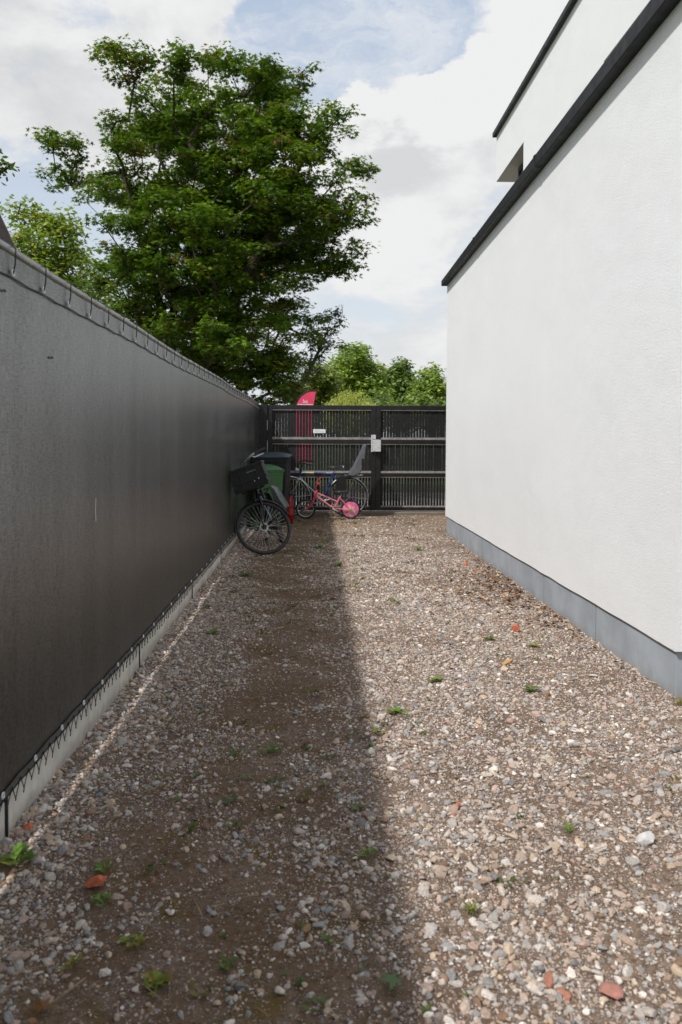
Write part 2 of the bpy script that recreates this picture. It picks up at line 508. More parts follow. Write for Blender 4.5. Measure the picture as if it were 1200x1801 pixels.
# ------------------------------------------------------------------ mesh helpers
class MB:
    def __init__(s, mat=None):
        s.v = []
        s.f = []
        s.M = mat or Matrix.Identity(4)

    def add(s, vs, fs):
        o = len(s.v)
        for p in vs:
            q = s.M @ Vector(p)
            s.v.append((q.x, q.y, q.z))
        s.f += [tuple(i + o for i in f) for f in fs]
        return s

    def box(s, lo, hi):
        x0, y0, z0 = lo
        x1, y1, z1 = hi
        return s.add([(x0, y0, z0), (x1, y0, z0), (x1, y1, z0), (x0, y1, z0), (x0, y0, z1), (x1, y0, z1), (x1, y1, z1), (x0, y1, z1)],
                     [(3, 2, 1, 0), (4, 5, 6, 7), (0, 1, 5, 4), (1, 2, 6, 5), (2, 3, 7, 6), (3, 0, 4, 7)])

    def hexa(s, c):
        """eight corners: bottom ring then top ring"""
        return s.add(c, [(3, 2, 1, 0), (4, 5, 6, 7), (0, 1, 5, 4), (1, 2, 6, 5), (2, 3, 7, 6), (3, 0, 4, 7)])

    def tube(s, path, rad, seg=8, closed=False, cap=True):
        P = [Vector(p) for p in path]
        n = len(P)
        rr = rad if isinstance(rad, (list, tuple)) else [rad] * n
        vs, fs = [], []
        up = None
        for i in range(n):
            if closed:
                t = (P[(i + 1) % n] - P[i - 1])
            else:
                t = P[min(i + 1, n - 1)] - P[max(i - 1, 0)]
            if t.length < 1e-9:
                t = Vector((0, 0, 1))
            t.normalize()
            if up is None:
                up = t.orthogonal().normalized()
            up = up - t * up.dot(t)
            if up.length < 1e-6:
                up = t.orthogonal()
            up.normalize()
            b = t.cross(up)
            for k in range(seg):
                a = 2 * PI * k / seg
                vs.append(P[i] + (math.cos(a) * up + math.sin(a) * b) * rr[i])
        for i in range(n if closed else n - 1):
            j = (i + 1) % n
            for k in range(seg):
                k2 = (k + 1) % seg
                fs.append((i * seg + k, i * seg + k2, j * seg + k2, j * seg + k))
        if cap and not closed:
            fs.append(tuple(range(seg - 1, -1, -1)))
            fs.append(tuple((n - 1) * seg + k for k in range(seg)))
        return s.add(vs, fs)

    def ring(s, c, R, r, axis='Y', seg=40, tseg=8, a0=0.0, a1=2 * PI):
        full = abs(a1 - a0 - 2 * PI) < 1e-6
        n = seg if full else seg + 1
        pts = []
        for i in range(n):
            a = a0 + (a1 - a0) * i / seg
            x, z = math.cos(a) * R, math.sin(a) * R
            pts.append({'Y': (c[0] + x, c[1], c[2] + z), 'X': (c[0], c[1] + x, c[2] + z), 'Z': (c[0] + x, c[1] + z, c[2])}[axis])
        return s.tube(pts, r, tseg, closed=full)

    def lathe(s, prof, c, axis='Z', seg=24):
        vs, fs = [], []
        n = len(prof)
        for i, (r, h) in enumerate(prof):
            for k in range(seg):
                a = 2 * PI * k / seg
                x, y = r * math.cos(a), r * math.sin(a)
                vs.append({'Z': (c[0] + x, c[1] + y, c[2] + h), 'Y': (c[0] + x, c[1] + h, c[2] + y), 'X': (c[0] + h, c[1] + x, c[2] + y)}[axis])
        for i in range(n - 1):
            for k in range(seg):
                k2 = (k + 1) % seg
                fs.append((i * seg + k, i * seg + k2, (i + 1) * seg + k2, (i + 1) * seg + k))
        fs.append(tuple(range(seg - 1, -1, -1)))
        fs.append(tuple((n - 1) * seg + k for k in range(seg)))
        return s.add(vs, fs)

    def prism(s, poly, a, b, axis='Y'):
        """poly in the two other axes, extruded along axis from a to b"""
        n = len(poly)
        f = {'Y': lambda p, t: (p[0], t, p[1]), 'X': lambda p, t: (t, p[0], p[1]), 'Z': lambda p, t: (p[0], p[1], t)}[axis]
        vs = [f(p, a) for p in poly] + [f(p, b) for p in poly]
        fs = [tuple(range(n - 1, -1, -1)), tuple(range(n, 2 * n))]
        for i in range(n):
            j = (i + 1) % n
            fs.append((i, j, n + j, n + i))
        return s.add(vs, fs)

    def ball(s, c, r, seg=12, rings=8):
        rr = r if isinstance(r, (tuple, list)) else (r, r, r)
        vs, fs = [], []
        for i in range(rings + 1):
            t = PI * i / rings
            for k in range(seg):
                a = 2 * PI * k / seg
                vs.append((c[0] + rr[0] * math.sin(t) * math.cos(a), c[1] + rr[1] * math.sin(t) * math.sin(a), c[2] + rr[2] * math.cos(t)))
        for i in range(rings):
            for k in range(seg):
                k2 = (k + 1) % seg
                fs.append((i * seg + k, (i + 1) * seg + k, (i + 1) * seg + k2, i * seg + k2))
        return s.add(vs, fs)


def finish(o, mat, parent, smooth, bevel, label):
    o.data.materials.append(mat)
    if parent is not None:
        o.parent = parent
    if smooth:
        o.data.polygons.foreach_set('use_smooth', [True] * len(o.data.polygons))
        o.data.update()
        try:
            o.data.set_sharp_from_angle(angle=R_(40))
        except Exception:
            pass
    if bevel:
        md = o.modifiers.new('bevel', 'BEVEL')
        md.width = bevel
        md.segments = 2
        md.limit_method = 'ANGLE'
        md.angle_limit = R_(40)
    if label:
        o['label'] = label
    return o


def part(name, mb, mat, parent=None, smooth=False, bevel=0, label=None, world=False):
    """link what mb collected as one mesh object; world=True: vertices are in world space"""
    me = bpy.data.meshes.new(name)
    vs = mb.v
    if world and parent is not None:
        inv = full_matrix(parent).inverted()
        vs = [tuple(inv @ Vector(p)) for p in vs]
    me.from_pydata(vs, [], mb.f)
    o = bpy.data.objects.new(name, me)
    col.objects.link(o)
    me.validate()
    bmf(me)
    return finish(o, mat, parent, smooth, bevel, label)


def bmf(me):
    import bmesh
    bm = bmesh.new()
    bm.from_mesh(me)
    bmesh.ops.recalc_face_normals(bm, faces=bm.faces)
    bm.to_mesh(me)
    bm.free()


def full_matrix(o):
    mm = o.matrix_basis.copy()
    while o.parent is not None:
        o = o.parent
        mm = o.matrix_basis @ mm
    return mm


def thing(name, label, cat, loc=(0, 0, 0), rot=None, group=None):
    o = bpy.data.objects.new(name, None)
    o.empty_display_size = 0.1
    col.objects.link(o)
    if rot is not None:
        o.matrix_basis = Matrix.Translation(loc) @ rot.to_4x4()
    else:
        o.location = loc
    return tag(o, label, cat, group)


def tag(o, label, cat, group=None, kind=None):
    if label:
        o['label'] = label
    if cat:
        o['category'] = cat
    if group:
        o['group'] = group
    if kind:
        o['kind'] = kind
    return o


def np_mesh(name, verts, tris, mat, colors=None, parent=None, smooth=False, sides=3):
    """verts (N,3), tris (T,sides); colors per face (T,3)"""
    me = bpy.data.meshes.new(name)
    nv, nf = len(verts), len(tris)
    me.vertices.add(nv)
    me.vertices.foreach_set('co', np.ascontiguousarray(verts, dtype=np.float32).ravel())
    me.loops.add(nf * sides)
    me.loops.foreach_set('vertex_index', np.ascontiguousarray(tris, dtype=np.int32).ravel())
    me.polygons.add(nf)
    me.polygons.foreach_set('loop_start', np.arange(0, nf * sides, sides, dtype=np.int32))
    try:
        me.polygons.foreach_set('loop_total', np.full(nf, sides, dtype=np.int32))
    except Exception:
        pass
    if smooth:
        me.polygons.foreach_set('use_smooth', np.ones(nf, dtype=bool))
    else:
        me.polygons.foreach_set('use_smooth', np.zeros(nf, dtype=bool))
    me.update(calc_edges=True)
    if colors is not None:
        at = me.attributes.new('tint', 'FLOAT_COLOR', 'FACE')
        c4 = np.ones((nf, 4), dtype=np.float32)
        c4[:, :3] = colors
        at.data.foreach_set('color', c4.ravel())
    o = bpy.data.objects.new(name, me)
    col.objects.link(o)
    me.materials.append(mat)
    if parent is not None:
        o.parent = parent
    return o


def vnoise(x, y, scale, seed):
    """smooth value noise in 0..1"""
    r = np.random.default_rng(seed).random((256, 256))
    xs, ys = np.asarray(x) / scale + 1000, np.asarray(y) / scale + 1000
    xi, yi = np.floor(xs).astype(int), np.floor(ys).astype(int)
    fx, fy = xs - xi, ys - yi
    fx, fy = fx * fx * (3 - 2 * fx), fy * fy * (3 - 2 * fy)
    g = lambda a, b: r[a % 256, b % 256]
    return (g(xi, yi) * (1 - fx) + g(xi + 1, yi) * fx) * (1 - fy) + (g(xi, yi + 1) * (1 - fx) + g(xi + 1, yi + 1) * fx) * fy


def fbm(x, y, scale, seed):
    return (vnoise(x, y, scale, seed) + 0.5 * vnoise(x, y, scale / 2, seed + 1) + 0.25 * vnoise(x, y, scale / 4, seed + 2)) / 1.75


XF = -1.017           # face of the screen fence
XB = 1.8645           # face of the house wall
YN, YE = 4.04, 11.40  # near and far corner of the low wing


def gz(x, y):
    """height of the trodden ground"""
    x = np.asarray(x, dtype=float)
    y = np.asarray(y, dtype=float)
    z = (fbm(x, y, 0.8, 11) - 0.5) * 0.030 + (fbm(x, y, 0.16, 21) - 0.5) * 0.014
    z = z + 0.018 * np.exp(-((x - XF) / 0.22) ** 2) + 0.016 * np.exp(-((x - XB) / 0.25) ** 2) * (y > YN - 0.3)
    z = z - 0.012 * np.exp(-((x + 0.28) / 0.3) ** 2)
    return z - 0.008


def gz1(x, y):
    return float(gz(np.array([x]), np.array([y]))[0])


# ------------------------------------------------------------------ the setting: ground, path, pavement
g = MB()
g.add([(-600, -300, -0.06), (600, -300, -0.06), (600, 1200, -0.06), (-600, 1200, -0.06)], [(0, 1, 2, 3)])
tag(part('ground', g, M['grass']), None, None, kind='structure')
g = MB()
g.add([(-30, 14.75, -0.04), (30, 14.75, -0.04), (30, 21.0, -0.04), (-30, 21.0, -0.04)], [(0, 1, 2, 3)])
tag(part('pavement', g, M['paving']), None, None, kind='structure')

nx, ny = 150, 620
gx = np.linspace(-1.10, 3.4, nx)
gy = np.linspace(-2.0, 14.55, ny)
GX, GY = np.meshgrid(gx, gy)
V = np.stack([GX.ravel(), GY.ravel(), gz(GX.ravel(), GY.ravel())], 1)
idx = np.arange(nx * ny).reshape(ny, nx)
Q = np.stack([idx[:-1, :-1].ravel(), idx[:-1, 1:].ravel(), idx[1:, 1:].ravel(), idx[1:, :-1].ravel()], 1)
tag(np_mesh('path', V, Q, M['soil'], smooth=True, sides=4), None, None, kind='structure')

# kerb under the gate
k = MB()
k.box((-1.03, 14.22, -0.05), (2.97, 14.52, 0.055))
tag(part('gate_kerb', k, M['kerb'], bevel=0.012), None, None, kind='structure')


def gpt(u, v):
    dd = px_dir(u, v)
    t = -H / dd.z
    return dd.x * t, dd.y * t


WEEDS = [
    ('broad leafed green weed at the foot of the nearest fence board', 30, 1530, 'clover', 14, 0.085),
    ('bright green upright weed, lower left, on bare brown soil', 240, 1658, 'clover', 12, 0.065),
    ('leafy green weed nearest the bottom left edge of the yard', 274, 1732, 'clover', 16, 0.060),
    ('small round leaved weed among pale stones at lower left', 128, 1703, 'clover', 7, 0.045),
    ('thin green sprout beside the red brick piece, lower left', 188, 1532, 'rosette', 7, 0.055),
    ('tiny dark green plant just below the red brick piece', 180, 1588, 'clover', 8, 0.050),
    ('bright green tuft in shade close to the fence halfway along', 376, 1113, 'rosette', 10, 0.075),
    ('green clump in shade just before the leaning bicycle wheel', 433, 1012, 'rosette', 12, 0.12),
    ('green tuft in shade right of the leaning bicycle wheel', 565, 964, 'grass', 22, 0.13),
    ('lush green rosette in the sun at the shadow edge', 700, 1253, 'rosette', 13, 0.065),
    ('flat pale green rosette left of the lush one in shade', 664, 1288, 'clover', 7, 0.05),
    ('bright green spiky tuft in sun near the bottom centre', 830, 1602, 'grass', 34, 0.055),
    ('small green plant on a soil hollow by the shadow edge', 652, 1505, 'clover', 9, 0.055),
    ('yellow green weed in sunny gravel left of the tan stone', 766, 1196, 'rosette', 10, 0.07),
    ('green weed in sunny gravel below the tan stone', 936, 1214, 'rosette', 9, 0.075),
    ('mossy grey green weed in the middle of the shaded lane', 478, 1320, 'clover', 12, 0.06),
    ('green grassy weed in sunny gravel at lower right', 1004, 1457, 'grass', 20, 0.06),
    ('low grass tuft in the sun in front of the gate', 737, 966, 'grass', 26, 0.12),
    ('grassy tuft against the plinth at the near house corner', 1196, 1240, 'grass', 18, 0.06),
    ('small fresh green sprig below the dry shaded lane centre', 400, 1694, 'rosette', 7, 0.05),
    ('green sprout on the shadow edge before the pink bicycle', 597, 995, 'rosette', 10, 0.10),
    ('olive green weed in sun left of the leaf litter', 862, 1122, 'rosette', 9, 0.07),
    ('two toned weed right of the orange brick chip', 940, 1135, 'rosette', 10, 0.075),
]
CLEAR = [(*gpt(a_[1], a_[2]), a_[5] * 0.6) for a_ in WEEDS] + [(*gpt(697, 1735), 0.05), (*gpt(80, 1783), 0.045), (*gpt(1077, 1740), 0.03), (*gpt(171, 1564), 0.03)]


# ------------------------------------------------------------------ gravel
def ico(sub):
    t = (1 + 5 ** 0.5) / 2
    v = np.array([(-1, t, 0), (1, t, 0), (-1, -t, 0), (1, -t, 0), (0, -1, t), (0, 1, t), (0, -1, -t), (0, 1, -t), (t, 0, -1), (t, 0, 1), (-t, 0, -1), (-t, 0, 1)], float)
    f = [(0, 11, 5), (0, 5, 1), (0, 1, 7), (0, 7, 10), (0, 10, 11), (1, 5, 9), (5, 11, 4), (11, 10, 2), (10, 7, 6), (7, 1, 8), (3, 9, 4), (3, 4, 2), (3, 2, 6), (3, 6, 8), (3, 8, 9), (4, 9, 5), (2, 4, 11), (6, 2, 10), (8, 6, 7), (9, 8, 1)]
    v /= np.linalg.norm(v[0])
    for _ in range(sub):
        vl = [tuple(p) for p in v]
        cache, nf = {}, []

        def mid(a, b):
            key = (min(a, b), max(a, b))
            if key not in cache:
                q = np.array(vl[a]) + np.array(vl[b])
                vl.append(tuple(q / np.linalg.norm(q)))
                cache[key] = len(vl) - 1
            return cache[key]
        for a, b, c in f:
            ab, bc, ca = mid(a, b), mid(b, c), mid(c, a)
            nf += [(a, ab, ca), (b, bc, ab), (c, ca, bc), (ab, bc, ca)]
        v, f = np.array(vl), nf
    return v, np.array(f)


def octa():
    return (np.array([(1, 0, 0), (-1, 0, 0), (0, 1, 0), (0, -1, 0), (0, 0, 1), (0, 0, -1)], float),
            np.array([(0, 2, 4), (2, 1, 4), (1, 3, 4), (3, 0, 4), (2, 0, 5), (1, 2, 5), (3, 1, 5), (0, 3, 5)]))


PAL = np.array([(0.32, 0.315, 0.305), (0.235, 0.24, 0.245), (0.39, 0.365, 0.335), (0.52, 0.505, 0.48), (0.34, 0.28, 0.24), (0.27, 0.215, 0.175),
                (0.17, 0.17, 0.175), (0.38, 0.315, 0.24), (0.33, 0.25, 0.22), (0.19, 0.13, 0.09), (0.27, 0.125, 0.085), (0.55, 0.54, 0.51)]) * np.array([1.22, 1.14, 1.07])
PW = np.array([0.17, 0.12, 0.17, 0.08, 0.13, 0.11, 0.05, 0.08, 0.08, 0.035, 0.0035, 0.02])
PW = PW / PW.sum()


def stones(xs, ys, rs, base):
    """crushed stones: jittered solids cut by random planes"""
    bv, bf = base
    n, k = len(xs), len(bv)
    v = np.repeat(bv[None], n, 0) * (1 + (rng.random((n, k, 1)) - 0.5) * 0.34)
    for _ in range(4 if k > 12 else 2):
        nn = rng.normal(size=(n, 1, 3))
        nn /= np.linalg.norm(nn, axis=2, keepdims=True)
        d = rng.uniform(0.45, 0.8, (n, 1))
        ex = np.maximum(0, (v * nn).sum(2) - d)
        v = v - ex[..., None] * nn
    sc = np.stack([rng.uniform(0.95, 1.35, n), rng.uniform(0.7, 1.0, n), rng.uniform(0.45, 0.8, n)], 1)
    v = v * sc[:, None, :]
    a, t, u = rng.uniform(0, 2 * PI, n), rng.normal(0, 0.3, n), rng.normal(0, 0.3, n)
    ca, sa, ct, st, cu, su = np.cos(a), np.sin(a), np.cos(t), np.sin(t), np.cos(u), np.sin(u)
    y2 = v[..., 1] * ct[:, None] - v[..., 2] * st[:, None]
    z2 = v[..., 1] * st[:, None] + v[..., 2] * ct[:, None]
    x3 = v[..., 0] * cu[:, None] + z2 * su[:, None]
    z3 = -v[..., 0] * su[:, None] + z2 * cu[:, None]
    x4 = x3 * ca[:, None] - y2 * sa[:, None]
    y4 = x3 * sa[:, None] + y2 * ca[:, None]
    lift = gz(xs, ys) + rs * rng.uniform(-0.22, 0.42, n)
    out = np.stack([x4 * rs[:, None] + xs[:, None], y4 * rs[:, None] + ys[:, None], z3 * rs[:, None] + lift[:, None]], 2)
    tri = (np.arange(n)[:, None, None] * k + bf[None]).reshape(-1, 3)
    c = PAL[rng.choice(len(PAL), n, p=PW)] * rng.uniform(0.80, 1.15, (n, 1))
    c = c * np.array([1.0, 0.985, 0.965])
    cc = np.repeat(c, len(bf), 0)
    return out.reshape(-1, 3), tri, cc


def keep_prob(x, y):
    n1 = fbm(x, y, 0.30, 31)
    n2 = fbm(x, y, 1.1, 41)
    n3 = vnoise(x, y, 0.07, 51)
    band = np.exp(-((x + 0.26 + 0.12 * np.sin(y * 0.9)) / 0.36) ** 2)
    p = 1.06 - 0.74 * band * (0.55 + 0.75 * n2)
    p = p - 2.0 * np.clip(n1 - 0.48, 0, 1) - 0.4 * np.clip(n2 - 0.5, 0, 1)
    n4 = fbm(x, y, 0.16, 81)
    p = p * (1 - band + band * np.clip((n4 - 0.38) * 6.0, 0.42, 2.0))
    p = p * (0.55 + 0.75 * n3)
    p = p * np.clip(1.0 - (y - 9.0) / 4.0 * 0.8, 0.2, 1)
    return np.clip(p, 0.05, 1)


def scatter(y0, y1, dens, rmed, sig, rmin, rmax, bases, soft=0.0):
    xmax = lambda yy: np.where(yy < YN - 0.05, 3.0, np.where(yy < YE + 0.02, XB + 0.012, 2.9))
    n = int(dens * (3.0 + 1.05) * (y1 - y0))
    x = rng.uniform(-1.04, 3.0, n)
    y = rng.uniform(y0, y1, n)
    ok = (x < xmax(y)) & (rng.random(n) < np.maximum(keep_prob(x, y), soft * (1 - 0.25 * np.exp(-((x + 0.26) / 0.4) ** 2))))
    for wx, wy, wr in CLEAR:
        ok &= (x - wx) ** 2 + (y - wy) ** 2 > wr * wr
    # far outside the view the cover may thin
    ok &= ~((x > 0.75 + 0.47 * np.maximum(y, 0)) & (rng.random(n) < 0.6))
    x, y = x[ok], y[ok]
    r = np.clip(np.exp(rng.normal(math.log(rmed), sig, len(x))), rmin, rmax)
    edge = np.exp(-((x - XF) / 0.3) ** 2) + 0.5 * np.exp(-((x - 0.9) / 0.6) ** 2)
    r = np.minimum(r * (0.88 + 0.35 * edge), rmax)
    x = np.where(y < YN, x, np.where(y < YE, np.minimum(x, XB + 0.014 - r * 0.6), x))
    x = np.maximum(x, XF + r * 0.6 - 0.02)
    res = []
    for lo, hi, b in bases:
        s = (r >= lo) & (r < hi)
        if s.any():
            res.append(stones(x[s], y[s], r[s], b))
    return res


I0, I1, OC = ico(0), ico(1), octa()
parts_ = []
parts_ += scatter(0.6, 3.3, 6400, 0.0050, 0.52, 0.0024, 0.023, [(0, 0.0070, I0), (0.0070, 1, I1)])
parts_ += scatter(0.9, 3.6, 9000, 0.0030, 0.30, 0.0018, 0.006, [(0, 1, OC)], 0.5)
parts_ += scatter(3.3, 7.0, 6000, 0.0056, 0.48, 0.0028, 0.022, [(0, 0.015, I0), (0.015, 1, I1)])
parts_ += scatter(3.6, 6.5, 5000, 0.0036, 0.3, 0.0022, 0.007, [(0, 1, OC)], 0.5)
parts_ += scatter(7.0, 14.25, 4600, 0.0066, 0.42, 0.0035, 0.022, [(0, 0.010, OC), (0.010, 1, I0)])
parts_ += scatter(0.9, 5.0, 110, 0.0130, 0.28, 0.009, 0.026, [(0, 1, I1)])
off, vv, tt, cs = 0, [], [], []
for a, b, c in parts_:
    vv.append(a)
    tt.append(b + off)
    cs.append(c)
    off += len(a)
gr = np_mesh('gravel', np.concatenate(vv), np.concatenate(tt), M['stone'], np.concatenate(cs))
tag(gr, 'loose grey and beige crushed stones covering the yard', None, kind='stuff')
del vv, tt, cs, parts_


# ------------------------------------------------------------------ house
def ramp(y, a, b):
    return a + (b - a) * (y - YN) / (YE - YN)


house = thing('house', 'white rendered flat roofed house with charcoal roof edges and grey stone plinth', 'house', (XB, YN, 0))
ZP = 0.2585
# low wing: top of the wall falls a little towards the far corner
lw = MB()
x0, x1 = XB, 3.0
za, zb = 3.612, 3.555
nb = 60
pts = [(YN, za), (YE, zb)]
ys_ = np.linspace(YE, YN, nb)
low = [(float(yy), ZP + float((vnoise(np.array([yy]), np.array([0.0]), 0.25, 5)[0] - 0.5) * 0.006)) for yy in ys_]
lw.prism(pts + low, x0, x1, 'X')
part('wall', lw, M['render'], house, world=True)
rf = MB()
rf.hexa([(XB + 0.1, YN + 0.1, za - 0.30), (2.99, YN + 0.1, za - 0.30), (2.99, YE - 0.1, zb - 0.30), (XB + 0.1, YE - 0.1, zb - 0.30),
         (XB + 0.1, YN + 0.1, za - 0.02), (2.99, YN + 0.1, za - 0.02), (2.99, YE - 0.1, zb - 0.02), (XB + 0.1, YE - 0.1, zb - 0.02)])
part('roof', rf, M['trim'], house, world=True)
tr = MB()
xt = 1.785
yt0, yt1 = YN - 0.06, YE + 0.045
t_n, t_f = (3.614, 3.722), (3.557, 3.634)
tr.hexa([(xt, yt0, t_n[0]), (2.998, yt0, t_n[0]), (2.998, yt1, t_f[0]), (xt, yt1, t_f[0]),
         (xt, yt0, t_n[1]), (2.998, yt0, t_n[1]), (2.998, yt1, t_f[1]), (xt, yt1, t_f[1])])
part('roof_trim', tr, M['trim'], house, bevel=0.006, world=True)
# lengths of trim are joined by thin cover strips
for yj in (6.55, 9.1):
    jz0 = t_n[0] + (t_f[0] - t_n[0]) * (yj - yt0) / (yt1 - yt0)
    jz1 = t_n[1] + (t_f[1] - t_n[1]) * (yj - yt0) / (yt1 - yt0)
    j = MB()
    j.box((xt - 0.003, yj, jz0 - 0.003), (xt + 0.05, yj + 0.05, jz1 + 0.003))
    part('trim_joint', j, M['trim'], house, world=True)
# plinth slabs
edges = [4.055, 5.262, 6.484, 7.715, 8.935, 10.19, YE - 0.01]
for a, b in zip(edges[:-1], edges[1:]):
    s = MB()
    s.box((XB + 0.016, a + 0.010, -0.3), (XB + 0.06, b - 0.010, ZP - 0.004 + 0.002 * random.random()))
    part('plinth_slab', s, M['slab'], house, bevel=0.003, world=True)
for k in range(2):
    s = MB()
    s.box((XB + 0.064 + 1.2 * k, YN + 0.016, -0.3), (XB + 0.058 + 1.2 * (k + 1) if k == 0 else 4.3, YN + 0.06, ZP - 0.003))
    part('plinth_slab', s, M['slab'], house, bevel=0.003, world=True)
core = MB()
core.box((XB + 0.05, YN + 0.05, -0.3), (2.995, YE - 0.02, ZP + 0.02))
part('foundation', core, M['frame_dark'], house, world=True)
# upper storey set back behind the wing
XU, YU = 3.0, 13.39
up = MB()
poly = [(YU, 6.44), (YU, 5.677), (11.63, 5.69), (11.63, 0.0), (8.385, 0.0), (8.385, 5.327), (YN, 5.327), (YN, 6.44)]
up.prism(poly, XU, XU + 0.35, 'X')
up.box((XU, YN, 0.0), (XU + 0.35, 8.385, 4.35))
up.box((XU + 0.35, YN, 0.0), (9.0, YN + 0.3, 6.44))
up.box((XU + 0.35, YU - 0.3, 5.677), (9.0, YU, 6.44))
up.box((9.0, YN, 0.0), (9.3, YU, 6.44))
part('upper_wall', up, M['render'], house, world=True)
so = MB()
so.box((XU + 0.36, YN + 0.31, 5.70), (8.99, YU - 0.31, 6.40))
part('roof', so, M['trim'], house, world=True)
ut = MB()
ut.box((2.94, YN - 0.06, 6.43), (9.36, YU + 0.06, 6.505))
part('roof_trim', ut, M['trim'], house, bevel=0.005, world=True)


def window(a, b, z0, z1, n, x=XU + 0.31):
    f = MB()
    t = 0.07
    f.box((x, a, z0), (x + 0.06, b, z0 + t))
    f.box((x, a, z1 - t), (x + 0.06, b, z1))
    for i in range(n + 1):
        yy = a + (b - a - t) * i / n
        f.box((x, yy, z0 + t), (x + 0.06, yy + t, z1 - t))
    wf = part('window', f, M['frame_dark'], house, bevel=0.004, world=True)
    for i in range(n):
        q = MB()
        y0_, y1_ = a + (b - a - t) * i / n + t, a + (b - a - t) * (i + 1) / n
        q.box((x + 0.02, y0_, z0 + t), (x + 0.03, y1_, z1 - t))
        part('pane', q, M['glass'], wf, world=True)
    return wf


window(11.64, 12.70, 3.66, 5.672, 1, 3.19)
window(4.34, 8.36, 4.36, 5.322, 4, XU + 0.25)
rm = MB()
rm.box((XU + 0.45, YN + 0.32, 0.0), (8.98, 12.66, 5.66))
rm.box((XU + 0.255, 11.66, 0.0), (XU + 0.449, 12.66, 5.66))
part('inner_wall', rm, M['frame_dark'], house, world=True)

# ------------------------------------------------------------------ gate
YG = 14.30


def gate_leaf(name, label, xa, xb, panels_x):
    t = thing(name, label, 'gate', (xa, YG, 0))
    fr = MB()
    d = 0.07
    fr.box((xa, YG, 0.075), (xa + 0.085, YG + d, 1.965))
    fr.box((xb - 0.085, YG, 0.075), (xb, YG + d, 1.965))
    for z0, z1 in ((0.075, 0.135), (0.688, 0.750), (1.281, 1.353), (1.893, 1.9655)):
        fr.box((xa + 0.085, YG + 0.003, z0), (xb - 0.085, YG + d - 0.003, z1))
    part('frame', fr, M['black_paint'], t, bevel=0.004, world=True)
    pa, pb = xa + 0.085, xb - 0.085
    for z0, z1 in ((0.135, 0.160), (0.668, 0.688), (0.750, 0.787), (1.262, 1.281), (1.353, 1.392), (1.873, 1.893)):
        b = MB()
        n = max(2, int((pb - pa) / 0.06))
        pts = []
        for i in range(n + 1):
            xx = pa + (pb - pa) * i / n
            pts.append((xx, z1 + (random.random() - 0.5) * 0.005 if z0 in (0.750, 1.353, 0.135) else z1))
        b.prism([(pa, z0), (pb, z0)] + pts[::-1], YG + 0.012, YG + 0.034, 'Y')
        part('batten', b, M['batten'], t, world=True)
    for z0, z1 in ((0.135, 0.688), (0.750, 1.281), (1.353, 1.893)):
        s = MB()
        n = round((pb - pa) / 0.0535)
        p = (pb - pa) / n
        for i in range(n):
            xx = pa + p * i
            gap = random.uniform(0.002, 0.0075) + (0.005 if z0 < 0.5 else 0)
            if panels_x is not None and xx < panels_x:
                gap = random.uniform(0.001, 0.003)
            j = random.uniform(-0.003, 0.003)
            s.box((xx + gap / 2, YG + 0.040 + j, z0 + 0.001), (xx + p - gap / 2, YG + 0.062 + j, z1 - 0.001))
        part('slat_panel', s, M['black_slat'], t, world=True)
    return t


gl = gate_leaf('gate_leaf', 'left leaf of the black slatted gate, with a small white sign', -0.872, 1.072, -0.46)
gr_ = gate_leaf('gate_leaf', 'right leaf of the black slatted gate, beside the white house', 1.0755, 2.95, None)
sg = MB()
sg.box((-0.056, YG + 0.028, 1.464), (0.168, YG + 0.036, 1.534))
sgo = part('sign', sg, M['white'], gl, bevel=0.003, label='small white sign plate', world=True)
sp = MB()
for zz in (1.512, 1.490):
    sp.box((-0.025, YG + 0.0270, zz), (0.055 if zz > 1.5 else 0.13, YG + 0.0276, zz + 0.006))
part('sign_print', sp, M['print'], sgo, world=True)
lk = MB()
lk.box((0.987, YG - 0.035, 1.131), (1.014, YG - 0.001, 1.437))
lk.box((1.014, YG - 0.030, 1.362), (1.070, YG - 0.001, 1.437))
lko = part('lock_plate', lk, M['lock'], gl, bevel=0.004, world=True)
lk = MB()
lk.box((1.018, YG - 0.075, 1.137), (1.158, YG - 0.036, 1.352))
part('lock_box', lk, M['lock'], lko, bevel=0.006, world=True)
hd = MB()
hd.tube([(0.985, YG - 0.02, 0.06), (0.985, YG - 0.02, 0.36), (1.0, YG - 0.03, 0.385), (1.02, YG - 0.04, 0.385), (1.04, YG - 0.04, 0.36)], 0.010, 8)
hd.box((0.965, YG - 0.02, 0.26), (1.005, YG - 0.001, 0.30))
hd.box((0.965, YG - 0.02, 0.14), (1.005, YG - 0.001, 0.18))
part('drop_bolt', hd, M['post'], gl, smooth=True, world=True)

gp = thing('gate_post', 'black square post between the screen fence and gate', 'post', (-0.96, YG, 0))
p_ = MB()
p_.box((-1.03, YG - 0.03, -0.1), (-0.876, YG + 0.11, 1.967))
part('post', p_, M['black_paint'], gp, bevel=0.004, world=True)
for z0, z1 in ((1.52, 1.69), (1.12, 1.335), (0.35, 0.52)):
    h_ = MB()
    h_.tube([(-0.874, YG - 0.036, z0), (-0.874, YG - 0.036, z1)], 0.0055, 8)
    part('hinge', h_, M['lock'], gp, smooth=True, world=True)

# ------------------------------------------------------------------ screen fence
fence = thing('screen_fence', 'tall dark mesh screen fence laced to a steel rail above concrete boards', 'fence', (XF, 6.5, 0))
YF0, YF1 = -2.0, 14.26
posts = [0.66 - 2, 0.66, 2.66, 4.66, 6.645, 8.65, 10.65, 12.65, 14.2]


def rail_z(y):
    return 1.990 + 0.006 * math.sin(y * 1.7) - 0.004 * abs(math.sin(PI * (y - 0.66) / 2.0)) - 0.012 * max(0, 1 - abs(y - 5.0) / 2)


